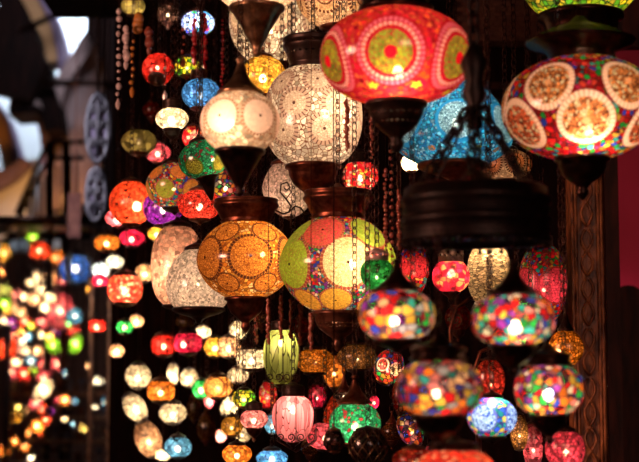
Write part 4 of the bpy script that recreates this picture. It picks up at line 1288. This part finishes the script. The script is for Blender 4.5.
# ------------------------------------------------------------------ far lamps over the alley
FAR = [
    (76, 269, 33, 27, 9.0, 'cobalt', 'large blue far lamp with pale bands', 1.3),
    (40, 251, 22, 17, 9.0, 'scarlet', 'coral far lamp left above the large blue one', .8),
    (57, 258, 16, 14, 11, 'orange', 'orange far lamp between the coral one and the large blue one', .7),
    (33, 238, 13, 12, 9.0, 'limeglass', 'dim green-yellow far lamp highest above the coral one', 1.1),
    (33, 236, 8, 8, 11, 'ivory', 'pale far lamp right behind the highest green-yellow one', 1.5),
    (60, 311, 26, 36, 11, 'rose', 'large crimson far lamp left of the grey-blue one', .5),
    (75, 316, 17, 14, 9.0, 'sky', 'grey-blue far lamp with white centre beside the large crimson one', .8),
    (58, 344, 14, 20, 9.0, 'limeglass', 'left leaf shaped lime far lamp of the touching pair', 1.1),
    (71, 343, 14, 22, 9.0, 'limeglass', 'right leaf shaped lime far lamp of the touching pair', 1.1),
    (68, 324, 6, 6, 9.0, 'green', 'tiny green far lamp between the crimson one and the lime pair', 2),
    (31, 283, 13, 10, 11, 'ivory', 'bright white far lamp at the top left of the white cluster', 2.6),
    (37, 277, 12, 9, 13, 'ivory', 'white far lamp topmost of the white cluster', 2.6),
    (50, 298, 13, 10, 9.0, 'ivory', 'bright white far lamp lowest right of the white cluster', 2.6),
    (41, 290, 13, 11, 13, 'ivory', 'white far lamp in the middle of the white cluster', 2.6),
    (45, 308, 10, 10, 11, 'ivory', 'round white far lamp just below the white cluster', 2.6),
    (50, 278, 14, 14, 13, 'peach', 'peach far lamp left of the large blue one', .8),
    (62, 281, 14, 8, 11, 'rose', 'rose far lamp touching the lower left of the large blue one', 1.3),
    (90, 290, 7, 7, 11, 'gold', 'tiny yellow far lamp below the magenta-red one', 2.2),
    (25, 297, 8, 8, 11, 'ivory', 'small white far lamp left of the white and peach ones', 2.4),
    (35, 299, 12, 14, 13, 'peach', 'peach far lamp under the bright white cluster', 1.6),
    (18, 296, 12, 12, 13, 'pink', 'dim pink far lamp left of the small white one', .6),
    (5, 304, 12, 11, 9.0, 'limeglass', 'lime yellow far lamp at the left edge', 1.6),
    (6, 290, 10, 12, 13, 'olive', 'olive far lamp above the lime yellow one at the left edge', .9),
    (7, 312, 7, 6, 11, 'gold', 'tiny gold far lamp below the lime yellow one', 1.8),
    (4, 321, 8, 7, 11, 'ivory', 'small cream far lamp at the left edge below the gold one', 1.9),
    (14, 309, 10, 12, 13, 'peach', 'dim peach far lamp right of the tiny gold one', .8),
    (21, 313, 12, 11, 9.0, 'peach', 'peach orange far lamp right of the dim peach one', 1.4),
    (25, 322, 12, 9, 11, 'red', 'red far lamp left of the pale green one', 1.7),
    (31, 326, 8, 9, 9.0, 'lime', 'pale green far lamp between two red ones', 2.2),
    (42, 322, 13, 11, 11, 'rose', 'bright red far lamp right of the pale green one', 1.9),
    (11, 324, 12, 12, 13, 'violet', 'dim violet far lamp left of the red one', .8),
    (28, 337, 9, 9, 9.0, 'sky', 'pale blue far lamp in the middle of the left cluster', 2.2),
    (22, 341, 7, 8, 11, 'snow', 'white-blue far lamp just left below the pale blue one', 2.2),
    (21, 332, 8, 8, 13, 'gold', 'cream gold far lamp above the white-blue one', 2.0),
    (14, 336, 12, 10, 13, 'red', 'dim red far lamp left of the cream gold one', .8),
    (41, 335, 7, 7, 11, 'ivory', 'small cream far lamp below the bright red one', 2.4),
    (50, 337, 9, 9, 9.0, 'gold', 'yellow far lamp left of the lime pair', 2.0),
    (54, 330, 14, 10, 13, 'violet', 'dim violet far lamp between the crimson one and the yellow one', 1.0),
    (7, 349, 20, 22, 9.0, 'scarlet', 'large red far lamp at the left edge', .9),
    (20, 351, 11, 10, 13, 'pink', 'pale pink far lamp right of the large red one', 1.3),
    (26, 351, 8, 9, 11, 'ivory', 'cream far lamp right of the pale pink one', 2.0),
    (37, 351, 11, 9, 9.0, 'peach', 'peach white far lamp left of the lime pair', 2.0),
    (16, 362, 12, 8, 9.0, 'ivory', 'cream white far lamp below the large red one', 1.8),
    (31, 361, 12, 10, 11, 'sky', 'white-blue far lamp below the peach white one', 1.6),
    (46, 350, 12, 14, 13, 'peach', 'dim peach far lamp behind the left lime leaf', .6),
    (44, 364, 12, 14, 13, 'rose', 'dim rose far lamp right of the lower white-blue one', .7),
    (57, 364, 14, 12, 13, 'rose', 'dim rose far lamp under the lime pair', .6),
    (74, 331, 12, 10, 13, 'red', 'dim red far lamp above the right lime leaf', .6),
    (33, 371, 8, 9, 9.0, 'lime', 'small green-yellow far lamp above the cream horn lamp', 1.5),
    (24, 374, 14, 14, 11, 'red', 'red far lamp left above the cream horn lamp', .9),
    (12, 372, 14, 12, 13, 'rose', 'rose far lamp left of the red one above the cream horn', .8),
    (27, 372, 7, 10, 13, 'cobalt', 'dim blue far lamp between red and green-yellow ones', 1.2),
    (44, 378, 14, 14, 11, 'rose', 'rose far lamp right of the cream horn lamp', .6),
    (35, 386, 15, 26, 9.0, 'ivory', 'cream horn shaped far lamp leaning to the right', .9),
    (65, 400, 9, 12, 9.0, 'orange', 'bright orange far lamp beside a small magenta one', 2.2),
    (58, 400, 5, 9, 11, 'magenta', 'small magenta far lamp left of the bright orange one', 1.5),
    (65, 419, 5, 5, 9.0, 'ivory', 'tiny cream far lamp below the bright orange one', 2),
    (73, 424, 6, 6, 9.0, 'sky', 'tiny pale blue far lamp below right of the bright orange one', 1.4),
    (73, 401, 8, 8, 11, 'sky', 'dim blue-grey far lamp right of the bright orange one', .7),
    (94, 407, 8, 5, 9.0, 'snow', 'tiny white far lamp alone in the dark lower left', 1.6),
    (36, 403, 13, 14, 9.0, 'rose', 'rose far lamp under the cream horn lamp', .8),
    (41, 408, 13, 12, 11, 'scarlet', 'coral far lamp overlapping the rose one under the cream horn', .8),
    (50, 412, 6, 9, 13, 'violet', 'tiny violet far lamp right of the coral one', 1.2),
    (46, 420, 10, 11, 9.0, 'scarlet', 'coral red far lamp above the orange pair', 1.2),
    (37, 426, 12, 14, 9.0, 'orange', 'orange far lamp with white centre left below the coral red one', 1.6),
    (29, 433, 9, 10, 11, 'orange', 'dark orange far lamp left of the white centred orange one', .9),
    (43, 433, 9, 10, 11, 'scarlet', 'orange-red far lamp right below the white centred orange one', .9),
    (19, 408, 8, 9, 9.0, 'straw', 'dim straw far lamp left of the rose one', 1.2),
    (17, 418, 9, 10, 11, 'gold', 'dim gold far lamp under the dim straw one', .5),
    (25, 410, 8, 9, 11, 'peach', 'dim peach far lamp right of the dim straw one', .8),
    (15, 441, 9, 10, 9.0, 'orange', 'dull orange far lamp above the one at the bottom left edge', .6),
    (4, 451, 12, 12, 9.0, 'orange', 'orange far lamp at the bottom left edge', .9),
    (25, 446, 10, 10, 11, 'orange', 'dull orange far lamp in the lower left, right of its twin', .35),
    (31, 458, 6, 6, 9.0, 'snow', 'tiny bluish white far lamp at the bottom edge', 1.0),
    (83, 429, 8, 10, 11, 'straw', 'dim straw far lamp in the dark lower left', .9),
    (120, 434, 10, 8, 9.0, 'orange', 'dull copper lamp in the dark lower left beside the pale peach lamp', .4),
    (111, 446, 7, 10, 9.0, 'orange', 'dull copper lamp lower down in the dark, left of the bottom ones', .35),
    (112, 383, 12, 8, 8.78, 'snow', 'white curved far lamp with bright rim right in the dark lower left', 1.2),
    (115, 388, 8, 10, 8.85, 'snow', 'white far lamp overlapping below the curved one', 1.2),
    (96, 381, 16, 9, 9.0, 'snow', 'grey-white far lamp left of the curved white one', .35),
    (104, 403, 5, 16, 8.8, 'sky', 'narrow pale blue glass tube hanging in the dark lower left', .35),
    (112, 402, 6, 16, 8.8, 'snow', 'narrow grey-white glass tube right of the pale blue one', .18),
    (65, 374, 5, 10, 9.0, 'sky', 'narrow blue-grey glass tube left of the white curved lamps', .4),
    (119, 368, 6, 7, 8.9, 'snow', 'tiny grey far lamp below the white and orange one', .5),
    (5, 253, 12, 22, 9.0, 'gold', 'tall golden far lamp at the left edge', .6),
    (2, 272, 8, 10, 11, 'orange', 'orange far lamp at the left edge below the tall golden one', .8),
    (88, 366, 5, 7, 9.0, 'peach', 'tiny dim peach lamp between the timber posts', .5),
]
for (x, y, a, b, Y, g, lab, p) in FAR:
    z = {9.0: 'a', 11: 'b', 13: 'c'}.get(Y)
    up = RAIL[z] if z else RAIL['a']
    kw = {}
    if 'horn' in lab and 'cream horn shaped' in lab:
        kw = dict(lean=(0, .75, 0), k=1.3)
    elif 'left leaf' in lab:
        kw = dict(lean=(0, -.5, 0), k=1.4)
    elif 'right leaf' in lab:
        kw = dict(lean=(0, .45, 0), k=1.4)
    kw.setdefault('chain', 'cord')
    hot = g in ('ivory', 'snow') or p > 1.5
    lamp(x, y, a, b, Y + rnd.uniform(-.0, .0), g, lab, neck=.5, top='collar', bot='plate', tm='black', bm='black', up=up, power=p * (.34 if hot else .30), bz=0, by=-.2,
         bulbr=px2m(min(a, b) * (.16 if hot else .11), y, Y), group='far blurred lamps hanging over the alley', **kw)
# pale bands of the big blue far lamp are part of its glass: two bright hoops
for o in list(bpy.data.objects):
    if o.get('label') == 'large blue far lamp with pale bands':
        R = px2m(16.8, 269, 9.0)
        H = px2m(27, 269, 9.0)
        mb = MB()
        for a in (-.35, 1.4, 2.8, 4.2):
            th = a - PI / 2
            mb.tube([(R * 1.01 * math.sqrt(max(0, 1 - .72 * t * t)) * math.cos(th), R * 1.01 * math.sqrt(max(0, 1 - .72 * t * t)) * math.sin(th), H / 2 + t * H / 2) for t in [q / 6 - 1 for q in range(13)]], R * .16, 6)
        q = mb.build('pale_band', G['ivory'], o)
        q['label'] = 'cream glass bands'

area('stall_fill', (at(65, 380, 9.2).x, 9.0, 2.9), (at(65, 420, 10.2).x, 10.2, 1.1), .5, .3, 6, (1.0, .6, .35), 110)  # added warm fill for the stall, no lamp stands there
# stall with shelves of small brassware, lower left of the alley
MB_stall = empty('market_stall', (at(65, 420, 10.2).x, 10.2, 0))
tag(MB_stall, 'dark wooden market stall with stepped shelves of brassware in the lower left', 'stall')
sx0, sx1 = at(2, 420, 10.0).x - MB_stall.location.x, at(128, 420, 10.0).x - MB_stall.location.x
levels = [at(60, q, 10.0).z for q in (392, 416, 440, 462)]
for q, z in enumerate(levels):
    MB().box(((sx0 + sx1) / 2, -.05 * q, z - .012), (sx1 - sx0, .16, .024)).build('shelf', M_WOOD, MB_stall, False)
for x in (sx0, (sx0 + sx1) / 2, sx1):
    MB().box((x, -.05, levels[0] / 2), (.035, .05, levels[0])).build('upright', M_WOODD, MB_stall, False)
VP = [[(.001, 0), (.022, 0), (.024, .004), (.012, .014), (.034, .05), (.036, .066), (.018, .094), (.014, .108), (.022, .12), (.001, .12)],
      [(.001, 0), (.030, 0), (.034, .02), (.034, .06), (.022, .07), (.026, .08), (.001, .082)],
      [(.001, 0), (.018, 0), (.006, .02), (.006, .06), (.030, .08), (.032, .11), (.001, .112)]]
VM = [BRASS, COPPER, M_SLATE, BRASS]
seen = [['squat brass jar', 'tall brass vase', 'footed brass cup'], ['squat copper jar', 'tall copper vase', 'footed copper cup'], ['squat grey jar', 'tall grey vase', 'footed grey cup']]
ordn = ['topmost', 'second', 'third', 'bottom']
nth = ['first', 'second', 'third', 'fourth', 'fifth', 'sixth', 'seventh', 'eighth', 'ninth', 'tenth', 'eleventh']
for q, z in enumerate(levels):
    for k in range(11):
        vi, mi = rnd.randrange(3), rnd.randrange(4)
        x = MB_stall.location.x + sx0 + (sx1 - sx0) * (k + .5) / 11 + rnd.uniform(-.004, .004)
        sc = rnd.uniform(.7, .88)
        o = MB().lathe([(a * sc, b * sc) for a, b in VP[vi]], 14).build('brassware_vessel', VM[mi], None, loc=(x, 10.2 - .05 * q, z + .001))
        nm = {0: ['tall', 'squat', 'footed'][vi]}[0]
        mt = {0: 'brass', 1: 'copper', 2: 'grey', 3: 'brass'}[mi]
        tag(o, '%s %s vessel, %s from the left on the %s stall shelf' % (nm, mt, nth[k], ordn[q]), 'vessel', 'vessels on the stall shelves')
# amber lit wall behind the iron stair
slab('wall_glow', [(18, 196), (44, 168), (58, 168), (58, 225), (18, 232)], 14.4, .2, M_WARMP)
l = bpy.data.lights.new('stair_lantern_light', 'POINT')
l.energy = 14
l.color = (1, .42, .10)
l.shadow_soft_size = .1
lo = bpy.data.objects.new('stair_lantern_light', l)
lo.location = at(34, 205, 13.3)
col.objects.link(lo)

# ------------------------------------------------------------------ glass drops, bead strands
GLASSB = {}
for nm, c in (('clear', (.75, .62, .62)), ('ambr', (.75, .30, .06)), ('rubyb', (.45, .02, .03)), ('coralb', (.34, .08, .05))):
    m = simple('cut_glass_' + nm, tuple(q * .7 for q in c), c, .12, 0, 60, 0, (1, 1, 1), 1.0)
    GLASSB[nm] = m


def strand(px, py0, py1, Y, mat, lab, beads=7, r=.009, drop=True, name='glass_bead_strand'):
    Y = free_depth(px, py1, Y, lambda y: .014, lambda y: (.035, px2m(py1 - py0, py1, y)), [0] + [q * .03 * sg for q in range(1, 12) for sg in (1, -1)])
    root_z = at(px, py1, Y)
    top = at(px, py0, Y)
    root = empty(name, root_z)
    tag(root, lab, 'bead strand', 'glass bead strands')
    L = top.z - root_z.z
    mb = MB()
    for i in range(beads):
        z = L * (i + .8) / beads
        mb.ball((rnd.uniform(-.003, .003), 0, z), r * rnd.uniform(.6, 1.25), 8, rnd.uniform(.8, 1.4))
    mb.build('beads', GLASSB[mat], root)
    MB().tube([(0, 0, 0), (0, 0, CEIL_Z - root_z.z)], .0012, 4).build('cord', BLACK, root)
    if drop:
        MB().lathe([(.0005, -.035), (.007, -.025), (.009, -.012), (.004, 0), (.0008, .006)], 8).build('drop', GLASSB[mat], root, False)


strand(118, 10, 100, 5.0, 'clear', 'longest strand of clear glass beads at the top left, leftmost', 12, .010)
strand(126, 28, 60, 4.95, 'clear', 'short strand of clear beads beside the longest one', 7, .012)
strand(132, 40, 88, 5.1, 'ambr', 'amber bead strand ending in a golden drop left of the small red lamp', 7, .008)
strand(138, 18, 34, 5.0, 'ambr', 'short amber bead strand under the dim amber-green lamp', 3, .016, False)
strand(149, 28, 46, 5.0, 'coralb', 'coral glass bead cluster above the small red lamp', 5, .014)
strand(165, 66, 92, 4.85, 'clear', 'clear bead strand right of the small red lamp ending in a drop', 3, .004)
strand(183, 28, 58, 5.0, 'coralb', 'coral bead strand between the small red lamp and the light blue lamp', 4, .006)
strand(194, 20, 56, 4.95, 'rubyb', 'ruby bead strand left of two under the small blue and white lamp', 8, .010)
strand(204, 14, 62, 4.95, 'rubyb', 'ruby bead strand right of two under the small blue and white lamp', 9, .011)
strand(222, 20, 92, 5.0, 'rubyb', 'long thin ruby bead strand left of the cream disc lamp', 18, .006, False)
for i, (x, y0, y1, lab) in enumerate(((268, 300, 345, 'brown tassel strand over the left side of the olive green lamp, below the amber lamp'), (281, 296, 340, 'brown tassel strand above the olive green ribbed lamp'), (300, 306, 346, 'brown tassel strand between the olive lamp and the big multicoloured one'),
                                      (386, 170, 258, 'dark coppery strand left of the small red patched lamp chain'), (392, 150, 290, 'dark coppery strand left of the chandelier drum'), (399, 190, 250, 'dark coppery strand touching the chandelier drum'), (372, 100, 160, 'dark coppery strand right of the white mosaic lamp'), (347, 100, 152, 'dark coppery strand over the right side of the white mosaic lamp'),
                                      (256, 306, 344, 'brown tassel strand left of the olive green lamp, leftmost of the tassels'), (291, 300, 338, 'brown tassel strand right over the olive green lamp'), (311, 314, 350, 'brown tassel strand touching the base of the big multicoloured lamp'))):
    strand(x, y0, y1, 4.62 if x < 310 else 4.1, 'coralb', lab, 20, .006, False, 'coppery_bead_strand')
